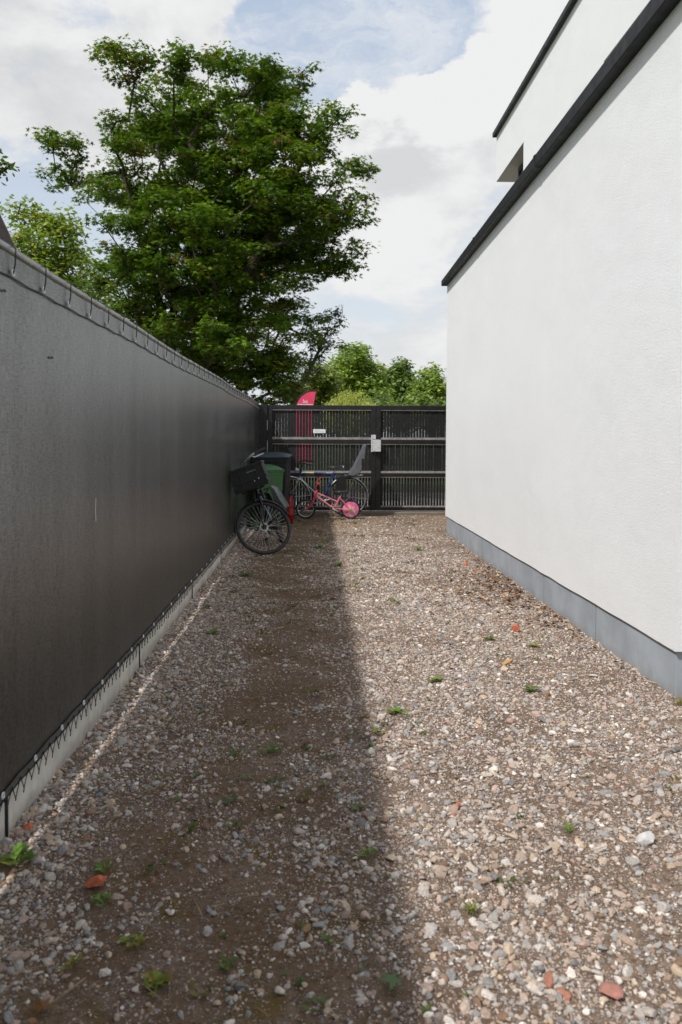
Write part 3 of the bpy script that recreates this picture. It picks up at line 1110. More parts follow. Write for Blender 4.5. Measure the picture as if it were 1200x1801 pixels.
# cloth: top edge, bottom edge and slow billows between the posts
ny, nz = 420, 28
ysf = np.linspace(YF0, YF1, ny)
top = np.array([rail_z(yy) - 0.022 - 0.003 * (1 - abs(math.cos(PI * (yy - 0.01) / 0.3))) for yy in ysf])
bot = np.array([0.172 + 0.006 * (1 - abs(math.cos(PI * (yy - 0.18) / 0.3))) + 0.003 * math.sin(yy * 2.3) for yy in ysf])
T = np.linspace(0, 1, nz)
YY = np.repeat(ysf[:, None], nz, 1)
ZZ = bot[:, None] + (top - bot)[:, None] * T[None]
bil = (fbm(YY, ZZ * 0.5, 1.1, 61) - 0.5) * 0.012 * np.sin(PI * T)[None] + (fbm(YY, ZZ * 0.25, 0.25, 71) - 0.5) * 0.004 * np.sin(PI * np.clip(T, 0.03, 0.97))[None]
XX = XF + bil - 0.004
Vc = np.stack([XX.ravel() - XF, YY.ravel() - 6.5, ZZ.ravel()], 1)
idc = np.arange(ny * nz).reshape(ny, nz)
Qc = np.stack([idc[:-1, :-1].ravel(), idc[1:, :-1].ravel(), idc[1:, 1:].ravel(), idc[:-1, 1:].ravel()], 1)
cloth = np_mesh('shade_cloth', Vc, Qc, M['cloth'], parent=fence, smooth=True, sides=4)


def hem(name, zf, hgt, x):
    h = MB()
    prev = None
    vs, fs = [], []
    for i, yy in enumerate(ysf):
        z0 = zf(i)
        vs += [(x, yy, z0), (x + 0.0025, yy, z0), (x + 0.0025, yy, z0 + hgt), (x, yy, z0 + hgt)]
        if i:
            a, b = (i - 1) * 4, i * 4
            fs += [(a + k, a + (k + 1) % 4, b + (k + 1) % 4, b + k) for k in range(4)]
    h.add(vs, fs)
    part(name, h, M['hem'], cloth, world=True)


# hem seams follow the cloth edges
hs = MB()
for i in range(0, ny - 1, 1):
    pass
hem('hem', lambda i: bot[i] + 0.001, 0.022, XF + 0.001)
# stitched upper seam, a thin ridge under the eyelets, sagging between them
sm = MB()
pth = [(XF + 0.002, float(yy), rail_z(yy) - 0.098 - 0.005 * (1 - abs(math.cos(PI * (yy - 0.01) / 0.3)))) for yy in ysf]
sm.tube(pth, 0.0028, 4)
part('seam', sm, M['cord'], cloth, world=True)

for (yy_, zz_, ln_) in ((2.64, 1.83, 0.014), (3.10, 1.66, 0.016)):
    mk = MB()
    mk.ball((XF + 0.002, yy_, zz_), (0.003, ln_, 0.005), 8, 6)
    part('speck', mk, M['cord'], cloth, world=True)
mk = MB()
mk.tube([(XF + 0.004, 3.69, 1.075), (XF + 0.004, 3.685, 1.02), (XF + 0.004, 3.69, 0.97)], 0.0012, 5)
part('scratch', mk, M['white'], cloth, world=True)
rl = MB()
rl.tube([(XF - 0.016, float(yy), rail_z(yy)) for yy in np.linspace(YF0, YF1, 120)], 0.0135, 12)
part('top_rail', rl, M['galv'], fence, smooth=True, world=True)
for yp in posts:
    q = MB()
    q.box((XF - 0.075, yp - 0.022, -0.3), (XF - 0.030, yp + 0.022, 1.955))
    q.box((XF - 0.030, yp - 0.0035, -0.2), (XF - 0.010, yp + 0.0035, 0.19))
    part('post', q, M['post'], fence, world=True)
for a, b in zip(posts[:-1], posts[1:]):
    q = MB()
    q.box((XF - 0.028, a + 0.006, -0.25), (XF - 0.016 + random.uniform(-0.003, 0.003), b - 0.006, 0.160))
    part('base_board', q, M['base'], fence, bevel=0.004, world=True)

tl_, bl_ = MB(), MB()
yy = 0.01 - 0.3 * 4
n_top = 0
while yy < YF1 - 0.05:
    z = rail_z(yy) - 0.082
    if yy > 1.9:
        e = MB()
        e.M = Matrix.Translation((XF + 0.003, yy, z))
        e.ring((0, 0, 0), 0.0105, 0.0028, 'X', 14, 6)
        part('eyelet', e, M['eyelet'], fence, smooth=True, world=True)
    zr = rail_z(yy)
    loop = [(XF + 0.004, yy, z), (XF + 0.009, yy + 0.004, z + 0.03), (XF + 0.010, yy + 0.006, zr), (XF - 0.016, yy + 0.006, zr + 0.017),
            (XF - 0.040, yy + 0.004, zr), (XF - 0.03, yy, zr - 0.04), (XF - 0.008, yy, z)]
    if yy > 1.9:
        tl_ = MB()
        tl_.tube(loop, 0.0028, 6)
        part('tie', tl_, M['cord'], fence, smooth=True, world=True)
    yy += 0.3
yy = 0.18 - 0.3 * 4
bz = lambda y: 0.172 + 0.006 * (1 - abs(math.cos(PI * (y - 0.18) / 0.3))) + 0.003 * math.sin(y * 2.3)
while yy < YF1 - 0.05:
    z = bz(yy) + 0.020
    if yy > 1.9:
        e = MB()
        e.M = Matrix.Translation((XF + 0.0055, yy, z))
        e.ring((0, 0, 0), 0.0095, 0.0028, 'X', 14, 6)
        part('eyelet', e, M['eyelet'], fence, smooth=True, world=True)
    pts = []
    for q in range(4):
        y0_ = yy + 0.075 * q
        pts += [(XF + 0.007, y0_, bz(y0_) + 0.012), (XF + 0.010, y0_ + 0.022, 0.136 + random.uniform(-0.010, 0.010)),
                (XF + 0.004, y0_ + 0.034, 0.126 + random.uniform(-0.010, 0.010)), (XF + 0.004, y0_ + 0.05, 0.150)]
    pts.append((XF + 0.007, yy + 0.3, bz(yy + 0.3) + 0.012))
    bl_.tube(pts, 0.0019, 5)
    yy += 0.3
part('bottom_lacing', bl_, M['cord'], fence, world=True)
# a wire runs along under the hem
wr = MB()
wr.tube([(XF + 0.002, float(q), bz(q) - 0.004) for q in np.linspace(YF0, YF1, 300)], 0.003, 5)
part('tension_wire', wr, M['post'], fence, world=True)


# ------------------------------------------------------------------ trees
def leaf_shape(kind):
    if kind == 'maple':
        r = [0.30, 0.62, 0.34, 0.95, 0.42, 1.15, 0.42, 0.95, 0.34, 0.62, 0.30]
        a = [-150, -118, -85, -52, -26, 0, 26, 52, 85, 118, 150]
        p = [(math.sin(R_(t)) * q * 0.5, math.cos(R_(t)) * q * 0.5, -0.10 * q * abs(math.sin(R_(t)))) for q, t in zip(r, a)]
        v = [(0, -0.05, 0)] + p
        f = [(0, i, i + 1) for i in range(1, len(p))]
    elif kind == 'oval':
        p = [(0, -0.5, 0), (0.22, -0.15, -0.04), (0.24, 0.15, -0.04), (0, 0.55, -0.06), (-0.24, 0.15, -0.04), (-0.22, -0.15, -0.04)]
        v = [(0, 0, 0.02)] + p
        f = [(0, i, i % 6 + 1) for i in range(1, 7)]
    else:   # narrow
        v = [(0, -0.5, 0), (0.09, 0, 0.02), (0, 0.5, -0.05), (-0.09, 0, 0.02)]
        f = [(0, 1, 2), (0, 2, 3)]
    return np.array(v, float), np.array(f)


def leaves(tips, rc, per, size, kind, palette, weights, droop=0.3, flat=0.5, name='crown', parent=None, mat=None, origin=(0, 0, 0), hang=0.0):
    """sprays of single leaves round the branch tips"""
    lv, lf = leaf_shape(kind)
    tips = np.asarray(tips)
    n = len(tips) * per
    c = np.repeat(tips, per, 0)
    spray = np.repeat(rng.uniform(0.55, 1.25, (len(tips), 1)), per, 0)
    d = rng.normal(size=(n, 3))
    d /= np.linalg.norm(d, axis=1, keepdims=True)
    rad = rng.random((n, 1)) ** 0.45
    offs = d * rad * spray * rc * np.array([1, 1, flat])
    if hang:
        offs[:, 2] -= rng.random(n) ** 1.2 * hang
    c = c + offs
    # leaf axes: face up and outward with scatter
    nrm = np.stack([rng.normal(0, 0.42, n), rng.normal(0, 0.42, n), np.full(n, 1.0)], 1) + 0.40 * d
    nrm /= np.linalg.norm(nrm, axis=1, keepdims=True)
    tdir = rng.normal(size=(n, 3)) + d * 0.8
    tdir[:, 2] -= droop
    if hang:
        tdir = np.stack([rng.normal(0, 0.25, n), rng.normal(0, 0.25, n), np.full(n, -1.0)], 1)
        nrm = rng.normal(size=(n, 3))
    tdir = tdir - nrm * (tdir * nrm).sum(1, keepdims=True)
    tdir /= np.linalg.norm(tdir, axis=1, keepdims=True) + 1e-9
    if hang:
        nrm = nrm - tdir * (tdir * nrm).sum(1, keepdims=True)
        nrm /= np.linalg.norm(nrm, axis=1, keepdims=True)
    sdir = np.cross(tdir, nrm)
    sz = size * rng.uniform(0.65, 1.25, n)
    v = (lv[None, :, 0, None] * sdir[:, None] + lv[None, :, 1, None] * tdir[:, None] + lv[None, :, 2, None] * nrm[:, None]) * sz[:, None, None] + c[:, None]
    tri = (np.arange(n)[:, None, None] * len(lv) + lf[None]).reshape(-1, 3)
    pal = np.array(palette)
    # a spray tends to share one colour
    ci = np.repeat(rng.choice(len(pal), len(tips), p=weights), per)
    own = rng.random(n) < 0.35
    ci[own] = rng.choice(len(pal), own.sum(), p=weights)
    cc = pal[ci] * rng.uniform(0.75, 1.25, (n, 1))
    cc = np.repeat(cc, len(lf), 0)
    return np_mesh(name, v.reshape(-1, 3) - np.array(origin), tri, mat or M['leaf'], cc, parent)


def skeleton(tips, trunks, seg=0.55, bend=0.25):
    """grow limbs from the trunk lines to every tip; returns nodes, parents, loads"""
    nodes, par = [], []
    for line in trunks:
        last = -1
        for i, p in enumerate(line):
            if i == 0 and isinstance(p, int):
                last = p
                continue
            nodes.append(np.array(p, float))
            par.append(last)
            last = len(nodes) - 1
    length = [0.0] * len(nodes)
    for i, q in enumerate(par):
        if q >= 0:
            length[i] = length[q] + float(np.linalg.norm(nodes[i] - nodes[q]))
    root = nodes[0]
    order = sorted(range(len(tips)), key=lambda i: np.linalg.norm(tips[i] - root))
    arr = np.array(nodes)
    for i in order:
        t = tips[i]
        dist = np.linalg.norm(arr - t, axis=1)
        dz = np.maximum(0, arr[:, 2] - t[2])
        cost = dist + 0.22 * np.array(length) + 1.0 * dz
        j = int(np.argmin(cost))
        p0 = nodes[j]
        L = float(np.linalg.norm(t - p0))
        k = max(1, int(L / seg))
        last = j
        for s in range(1, k + 1):
            f = s / k
            q = p0 * (1 - f) + t * f
            q = q + np.array([0, 0, 1]) * bend * L * f * (1 - f) * 0.8
            if s < k:
                q = q + rng.normal(0, 0.05 * L / k, 3)
            nodes.append(q)
            par.append(last)
            length.append(length[last] + float(np.linalg.norm(q - nodes[last])))
            last = len(nodes) - 1
        arr = np.array(nodes)
    load = np.zeros(len(nodes))
    child = [0] * len(nodes)
    for q in par:
        if q >= 0:
            child[q] += 1
    load[[i for i in range(len(nodes)) if child[i] == 0]] = 1
    for i in range(len(nodes) - 1, -1, -1):
        if par[i] >= 0:
            load[par[i]] += load[i]
    return nodes, par, load


def wood(nodes, par, load, r0, expo, rmin, mat, parent, origin, name='trunk'):
    tot = load.max()
    mb = MB()
    rad = np.maximum(rmin, r0 * (load / tot) ** expo)
    for i, q in enumerate(par):
        if q < 0:
            continue
        a, b = nodes[q], nodes[i]
        ra, rb = rad[q], rad[i]
        ra = min(ra, rb * 1.6)
        seg = 9 if ra > 0.08 else (6 if ra > 0.03 else 4)
        mb.tube([Vector(a - origin), Vector(b - origin)], [ra, rb], seg, cap=False)
    return part(name, mb, mat, parent, smooth=True)


def clumped(tips, k, r, flat):
    """k branch tips fanned out flat around every bough end"""
    t = np.repeat(np.asarray(tips), k, 0)
    d = rng.normal(size=t.shape)
    d /= np.linalg.norm(d, axis=1, keepdims=True)
    sz = np.repeat(rng.uniform(0.6, 1.3, (len(tips), 1)), k, 0)
    return t + d * (rng.random((len(t), 1)) ** 0.4) * r * sz * np.array([1, 1, flat])


def in_blobs(blobs, n, shell=0.35):
    """points through the volume of ellipsoids, denser towards the outside"""
    out = []
    wgt = np.array([b[3] * b[3] for b in blobs])
    wgt = wgt / wgt.sum()
    pick = rng.choice(len(blobs), n, p=wgt)
    for i in pick:
        x, y, z, r, ry, rz = blobs[i]
        d = rng.normal(size=3)
        d /= np.linalg.norm(d)
        d *= rng.random() ** shell
        out.append((x + d[0] * r, y + d[1] * ry, z + d[2] * rz))
    return np.array(out)


def at(u, v, y):
    """world x, z of a photo measurement at distance y"""
    dd = px_dir(u, v)
    t = y / dd.y
    return dd.x * t, H + dd.z * t


def px_blobs(lst, y, spread, squash=0.9):
    out = []
    for u, v, r in lst:
        yy = y + random.uniform(-spread, spread)
        x, z = at(u, v, yy)
        rr = r / 1400 * yy
        out.append((x, yy, z, rr, rr * 1.15, rr * squash))
    return out


def tree(name, label, base, blobs, ntips, per, size, kind, pal, wts, rc, trunks, r0, group=None, mat_leaf=None, mat_bark='bark', flat=0.5, expo=0.5, rmin=0.006, hang=0.0, droop=0.3, seg=0.55, fan=None):
    org = np.array(base, float)
    t = thing(name, label, 'tree', tuple(org), group=group)
    tips = in_blobs(blobs, ntips)
    if fan:
        tips = clumped(tips, *fan)
    tips[:, 2] = np.maximum(tips[:, 2], 0.7)
    nodes, par, load = skeleton(tips, trunks, seg)
    wood(nodes, par, load, r0, expo, rmin, M[mat_bark], t, org)
    leaves(tips, rc, per, size, kind, pal, wts, droop, flat, 'crown', t, mat_leaf, org, hang)
    return t


GREEN = [(0.089, 0.161, 0.012), (0.125, 0.213, 0.016), (0.063, 0.123, 0.012), (0.184, 0.239, 0.022), (0.165, 0.11, 0.03)]
GW = [0.36, 0.26, 0.22, 0.12, 0.04]
YT = 18.0
maple_px = [(335, 330, 150), (455, 300, 120), (400, 200, 110), (290, 200, 85), (215, 125, 52), (190, 90, 34), (245, 90, 36), (330, 130, 55), (400, 95, 45), (460, 105, 42),
            (490, 160, 60), (545, 225, 62), (580, 215, 30), (615, 300, 42), (600, 380, 50), (620, 440, 38), (585, 480, 40), (540, 400, 85), (520, 320, 90),
            (215, 245, 58), (155, 215, 26), (115, 270, 44), (75, 292, 26), (130, 310, 45), (180, 325, 55), (240, 330, 60), (230, 420, 75), (180, 460, 60), (150, 500, 45),
            (300, 450, 105), (400, 470, 115), (500, 480, 85), (260, 540, 75), (350, 570, 85), (440, 580, 95), (500, 580, 65), (420, 660, 75), (490, 660, 55), (530, 560, 50), (340, 620, 60), (200, 560, 50), (380, 690, 55), (450, 705, 60), (500, 695, 38), (475, 640, 55), (300, 600, 55), (420, 400, 110), (330, 420, 110), (480, 400, 90), (380, 520, 90), (250, 600, 50), (410, 620, 70)]
bx, bz0 = at(335, 640, YT)
tb = np.array([bx, YT, -0.06])
trunks = [[tuple(tb), (bx, YT, 1.0), (bx + 0.02, YT, 2.2), (bx + 0.1, YT + 0.1, 3.6), (bx + 0.3, YT + 0.1, 5.4), (bx + 0.55, YT, 7.2)],
          [1, (bx - 0.28, YT + 0.2, 2.3), (bx - 0.55, YT + 0.3, 3.8), (bx - 1.1, YT + 0.3, 5.6), (bx - 1.5, YT + 0.2, 7.2)],
          [2, (bx + 0.55, YT - 0.3, 3.4), (bx + 1.2, YT - 0.5, 4.8), (bx + 1.9, YT - 0.5, 6.0)],
          [1, (bx + 0.35, YT + 0.6, 2.6), (bx + 0.8, YT + 1.3, 4.2), (bx + 1.0, YT + 1.8, 6.0)]]
tree('maple_tree', 'large dark green maple tree spreading above the dark screen fence', tb, px_blobs([(a_, b_, max(13, c_ - 13)) for a_, b_, c_ in maple_px], YT, 1.7), 600, 36, 0.145, 'maple', GREEN, GW, 0.30,
     trunks, 0.26, flat=0.5, fan=(6, 0.52, 0.42), rmin=0.005)

LIME = [(0.217, 0.3, 0.042), (0.283, 0.356, 0.05), (0.152, 0.225, 0.033), (0.392, 0.3, 0.066)]
LW = [0.4, 0.3, 0.2, 0.1]
y = 25.0
lime_px = [(45, 375, 22), (60, 410, 32), (110, 405, 38), (95, 450, 50), (40, 450, 36), (130, 440, 30), (60, 500, 60), (130, 520, 60)]
bx, _ = at(90, 640, y)
tree('broadleaf_tree', 'yellowish light green tree left of the big maple', (bx, y, -0.06), px_blobs(lime_px, y, 0.8), 300, 26, 0.17, 'oval', LIME, LW, 0.55,
     [[(bx, y, -0.06), (bx, y, 2.0), (bx - 0.2, y, 4.0), (bx - 0.4, y, 6.0)]], 0.16, flat=0.6)
# twigs of a neighbour reach in at the left
y = 10.0
lx, lz = at(-55, 285, y)
tree('broadleaf_tree', 'leafy branch tip entering the frame at far left above the fence', (lx - 0.9, y, -0.06),
     [(lx, y, lz, 0.42, 0.5, 0.34), (lx - 0.7, y, lz + 0.3, 0.75, 0.9, 0.7), (lx + 0.28, y, lz - 0.08, 0.24, 0.25, 0.17)], 90, 18, 0.10, 'oval', GREEN, GW, 0.22,
     [[(lx - 0.9, y, -0.06), (lx - 0.9, y, 2.2), (lx - 0.8, y, 3.9), (lx - 0.6, y, lz)]], 0.10)

# sparse leaning tree at the right of the maple
y = 20.5
SPR = [(0.075, 0.105, 0.03), (0.055, 0.09, 0.022), (0.11, 0.13, 0.05)]
pts = [at(516, 712, y), at(530, 680, y), at(545, 650, y), at(558, 622, y), at(570, 595, y), at(580, 565, y)]
b0 = (pts[0][0] - 0.35, y, -0.06)
lean = thing('leaning_tree', 'sparse leaning tree with bare twigs at the right foot of the maple', 'tree', b0)
tr_line = [b0, (pts[0][0] - 0.1, y, 1.0)] + [(p[0], y, p[1]) for p in pts]
tips = []
for u, v in ((598, 540), (604, 552), (600, 568), (590, 575), (592, 548), (582, 556), (575, 575), (563, 560), (555, 585), (548, 570), (566, 600), (560, 630), (552, 610), (545, 635),
             (540, 600), (578, 590), (572, 612), (538, 650), (534, 668), (600, 606), (528, 640), (562, 655)):
    for q in range(3):
        yy2 = y + random.uniform(-0.6, 0.6)
        px_, pz_ = at(u + random.uniform(-5, 5), v + random.uniform(-5, 5), yy2)
        tips.append((px_, yy2, pz_))
tips = np.array(tips)
nodes, par, load = skeleton(tips, [tr_line], 0.3)
wood(nodes, par, load, 0.065, 0.7, 0.005, M['bark_grey'], lean, np.array(b0))
leaves(np.concatenate([tips[6:], np.array([(p[0] + rng.normal(0, 0.12), y + rng.normal(0, 0.2), p[1] + rng.normal(0, 0.15)) for p in pts[1:] for _ in range(4)])]), 0.20, 24, 0.095, 'oval', SPR, [0.4, 0.4, 0.2], 0.3, 0.8, 'crown', lean, None, b0)


def far_tree(label, u, y, lst, pal, wts, ntips, per, size, kind='oval', rc=0.7, hang=0.0, name='broadleaf_tree', group='trees beyond the gate', flat=0.55):
    bx, _ = at(u, 700, y)
    bl = px_blobs(lst, y, y * 0.02)
    zt = max(b[2] for b in bl)
    tree(name, label, (bx, y, -0.06), bl, ntips, per, size, kind, pal, wts, rc, [[(bx, y, -0.06), (bx, y, zt * 0.3), (bx + 0.1, y, zt * 0.6), (bx, y, zt * 0.85)]],
         0.014 * zt, group=group, flat=flat, hang=hang, seg=1.2, rmin=0.012)


MID = [(0.268, 0.37, 0.059), (0.193, 0.283, 0.043), (0.357, 0.428, 0.083), (0.14, 0.225, 0.05)]
MW = [0.4, 0.25, 0.2, 0.15]
DARK = [(0.146, 0.216, 0.056), (0.209, 0.293, 0.072), (0.109, 0.173, 0.048), (0.294, 0.346, 0.095)]
YEL = [(0.48, 0.512, 0.128), (0.384, 0.448, 0.096), (0.576, 0.576, 0.192)]
far_tree('round bright green tree behind the gate, tallest of that row', 620, 55, [(620, 640, 36), (600, 655, 30), (645, 660, 32), (630, 622, 22), (590, 685, 32), (640, 700, 42), (610, 690, 40), (660, 690, 26)], MID, MW, 420, 26, 0.30)
far_tree('darker green tree behind the gate, between two brighter trees', 700, 62, [(703, 662, 24), (690, 675, 26), (720, 680, 24), (705, 645, 13), (700, 700, 38), (735, 700, 26), (672, 695, 24)], DARK, MW, 360, 26, 0.32)
far_tree('pointed green tree behind the gate beside the white wall', 757, 58, [(757, 652, 14), (755, 670, 20), (770, 685, 22), (745, 690, 22), (760, 705, 36), (790, 690, 26), (800, 712, 30)], MID, MW, 330, 26, 0.30)
far_tree('low yellow green tree glimpsed between the leaning trunk and flag', 555, 44, [(560, 655, 18), (556, 675, 22), (570, 690, 24), (545, 700, 26), (578, 665, 14)], [(0.20, 0.24, 0.04), (0.14, 0.19, 0.035), (0.24, 0.26, 0.06)], [0.4, 0.4, 0.2], 200, 22, 0.24)
far_tree('small pale yellow weeping willow rising just above the gate', 612, 36, [(613, 699, 16), (598, 705, 18), (630, 706, 18), (612, 712, 30), (585, 716, 14), (645, 716, 14)], YEL, [0.5, 0.3, 0.2], 260, 46, 0.16, 'narrow', 0.30, 0.9, 'willow_tree')
far_tree('broad low green tree hidden mostly behind the closed gate', 690, 44, [(680, 722, 40), (730, 728, 40), (640, 735, 40), (600, 740, 40), (560, 735, 30), (780, 730, 40)], DARK, MW, 300, 22, 0.26, group='trees beyond the gate')

# ------------------------------------------------------------------ steep roof beyond the fence
y = 8.6
ax, az = at(-44, 290, y)
bx_, bz_ = at(34, 457, y)
shed = thing('garden_shed', 'brown gabled shed whose steep roof edge shows above the fence', 'shed', (ax, y - 1.4, 0))
hw = bx_ - ax
slope = (az - bz_) / hw
s_ = MB()
eave = az - slope * (hw + 0.35)
s_.prism([(ax - hw - 0.1, 0.0), (ax + hw + 0.1, 0.0), (ax + hw + 0.1, az - slope * (hw + 0.1) - 0.25), (ax, az - 0.25), (ax - hw - 0.1, az - slope * (hw + 0.1) - 0.25)], y - 2.6, y - 0.25, 'Y')
part('wall', s_, M['roof_brown'], shed, world=True)
th = 0.10
for sgn in (-1, 1):
    q = MB()
    e = hw + 0.35
    q.prism([(ax, az), (ax + sgn * e, eave), (ax + sgn * e, eave - th * 1.6), (ax, az - th * 1.6)], y - 2.8, y - 0.03, 'Y')
    part('roof_side', q, M['roof_brown'], shed, world=True)
    q = MB()
    q.prism([(ax, az + 0.012), (ax + sgn * (e + 0.01), eave + 0.012), (ax + sgn * (e + 0.01), eave - th * 2.2), (ax, az - th * 2.2)], y - 0.028, y, 'Y')
    part('bargeboard', q, M['barge'], shed, world=True)

# ------------------------------------------------------------------ feather flag behind the gate
yf = 16.2
fl = thing('feather_flag', 'red feather flag on a dark curved pole behind the gate', 'flag', (*at(519, 712, yf)[:1], yf, -0.04))
outl = [at(556, 688, yf), at(545, 688.5, yf), at(537, 691.5, yf), at(530, 697, yf), at(525, 703.5, yf), at(521.5, 711, yf), at(518.5, 725, yf), at(517, 760, yf), at(516.5, 815, yf)]
right = [at(548, 815, yf), at(549, 760, yf), at(551.5, 712, yf), at(554, 695, yf)]
poly = outl + right
n = len(outl)
fb = MB()
fb.prism([(p[0], p[1]) for p in poly], yf, yf + 0.006, 'Y')
part('flag_cloth', fb, M['flag'], fl, world=True)
pl = MB()
x_, z_ = at(558, 689.5, yf)
pl.tube([(at(516.5, 815, yf)[0] - 0.012, yf, -0.04)] + [(p[0] - 0.012, yf, p[1] + 0.01) for p in outl[::-1]] + [(x_, yf, z_)], 0.011, 8)
part('pole', pl, M['black_plastic'], fl, smooth=True, world=True)
ft = MB()
ft.box((at(516, 815, yf)[0] - 0.25, yf - 0.2, -0.045), (at(516, 815, yf)[0] + 0.25, yf + 0.2, 0.0))
part('foot_plate', ft, M['black_plastic'], fl, bevel=0.01, world=True)
cu = bpy.data.curves.new('flag_text', 'FONT')
cu.body = 'hx'
cu.size = 0.115
cu.extrude = 0.0006
to = bpy.data.objects.new('flag_text', cu)
col.objects.link(to)
bpy.context.view_layer.update()
me = bpy.data.meshes.new_from_object(to.evaluated_get(bpy.context.evaluated_depsgraph_get()))
bpy.data.objects.remove(to)
lx_, lz_ = at(532.3, 709.5, yf)
me.transform(full_matrix(fl).inverted() @ Matrix.Translation((lx_, yf - 0.003, lz_)) @ Matrix.Rotation(PI / 2, 4, 'X') @ Matrix.Scale(0.9, 4, (1, 0, 0)))
lo = bpy.data.objects.new('lettering', me)
col.objects.link(lo)
finish(lo, M['white'], fl, False, 0, None)
ln = MB()
a_, b_ = at(523, 711.2, yf), at(550, 712.3, yf)
ln.box((a_[0], yf - 0.002, b_[1]), (b_[0], yf - 0.0006, a_[1]))
part('stripe', ln, M['white'], fl, world=True)


# ------------------------------------------------------------------ bicycles
def rot_about(p, axis, ang):
    return Matrix.Translation(p) @ Matrix.Rotation(ang, 4, axis) @ Matrix.Translation(-Vector(p))


def wheel(parent, name, hub, R, tyre, mats, MX, nsp=32, hubr=0.022, hubw=0.05, sp_r=0.0011, disc=None, rim_w=0.011):
    tm, rm_, sm_, hm = mats
    b = MB(MX)
    Rr = R - tyre * 1.6
    b.ring(hub, Rr, rim_w, 'Y', 56, 6)
    wl = part(name, b, rm_, parent, smooth=True)
    t = MB(MX)
    t.ring(hub, R - tyre, tyre, 'Y', 64, 10)
    part('tyre', t, tm, wl, smooth=True)
    h = MB(MX)
    h.lathe([(hubr * 0.5, -hubw * 1.3), (hubr * 0.5, -hubw), (hubr, -hubw * 0.9), (hubr, -hubw * 0.75), (hubr * 0.62, -hubw * 0.6), (hubr * 0.62, hubw * 0.6), (hubr, hubw * 0.75),
             (hubr, hubw * 0.9), (hubr * 0.5, hubw), (hubr * 0.5, hubw * 1.3)], hub, 'Y', 16)
    part('hub', h, hm, wl, smooth=True)
    if nsp:
        s = MB(MX)
        for i in range(nsp):
            a = 2 * PI * i / nsp
            side = 1 if i % 2 else -1
            off = (0.55 if (i // 2) % 2 else -0.55)
            p0 = (hub[0] + math.cos(a + off) * hubr * 0.95, hub[1] + side * hubw * 0.8, hub[2] + math.sin(a + off) * hubr * 0.95)
            p1 = (hub[0] + math.cos(a) * (Rr - rim_w * 0.5), hub[1], hub[2] + math.sin(a) * (Rr - rim_w * 0.5))
            s.tube([p0, p1], sp_r, 4, cap=False)
        part('spokes', s, sm_, wl)
    if disc:
        d = MB()
        d.lathe([(Rr * 0.97, -0.012), (Rr * 0.5, -0.022), (0.012, -0.026), (0.012, 0.026), (Rr * 0.5, 0.022), (Rr * 0.97, 0.012)], (0, 0, 0), 'Y', 40)
        dd = part('wheel_cover', d, disc, wl, smooth=True)
        dd.matrix_basis = MX @ Matrix.Translation(hub)
    return wl


def fender(parent, hub, R, a0, a1, mat, MX, wdt=0.026, stay=True):
    f = MB(MX)
    n = 22
    vs, fs = [], []
    prof = [(-wdt, -0.010), (-wdt * 0.6, 0.002), (0, 0.006), (wdt * 0.6, 0.002), (wdt, -0.010)]
    for i in range(n + 1):
        a = a0 + (a1 - a0) * i / n
        for (yy_, dr) in prof:
            vs.append((hub[0] + math.cos(a) * (R + dr), hub[1] + yy_, hub[2] + math.sin(a) * (R + dr)))
    for i in range(n):
        for q in range(4):
            fs.append((i * 5 + q, i * 5 + q + 1, (i + 1) * 5 + q + 1, (i + 1) * 5 + q))
    f.add(vs, fs)
    o = part('mudguard', f, mat, parent, smooth=True)
    md = o.modifiers.new('solid', 'SOLIDIFY')
    md.thickness = 0.0016
    if stay:
        s = MB(MX)
        a = a1
        for sd in (-1, 1):
            s.tube([(hub[0], hub[1] + sd * 0.045, hub[2]), (hub[0] + math.cos(a) * (R), hub[1] + sd * wdt, hub[2] + math.sin(a) * (R))], 0.0022, 5)
        part('stay', s, mat, o)
    return o


def saddle(parent, c, mat, L=0.26, wid=0.085):
    s = MB()
    vs, fs = [], []
    n = 10
    for i in range(n + 1):
        f = i / n
        wd = wid * (0.25 + 0.75 * max(0, (f - 0.35) / 0.65) ** 0.8) if f > 0.35 else wid * (0.12 + 0.13 * f / 0.35)
        x = c[0] + L * (0.55 - f)
        ztop = c[2] + 0.02 + 0.018 * f * f
        sec = [(-wd, -0.03 - 0.015 * f), (-wd * 0.9, -0.002), (-wd * 0.4, 0.012), (0, 0.012), (wd * 0.4, 0.012), (wd * 0.9, -0.002), (wd, -0.03 - 0.015 * f), (0, -0.035)]
        vs += [(x, c[1] + a, ztop + b) for a, b in sec]
        if i:
            for q in range(8):
                fs.append(((i - 1) * 8 + q, (i - 1) * 8 + (q + 1) % 8, i * 8 + (q + 1) % 8, i * 8 + q))
    fs.append(tuple(range(7, -1, -1)))
    fs.append(tuple(n * 8 + q for q in range(8)))
    s.add(vs, fs)
    return part('saddle', s, mat, parent, smooth=True)


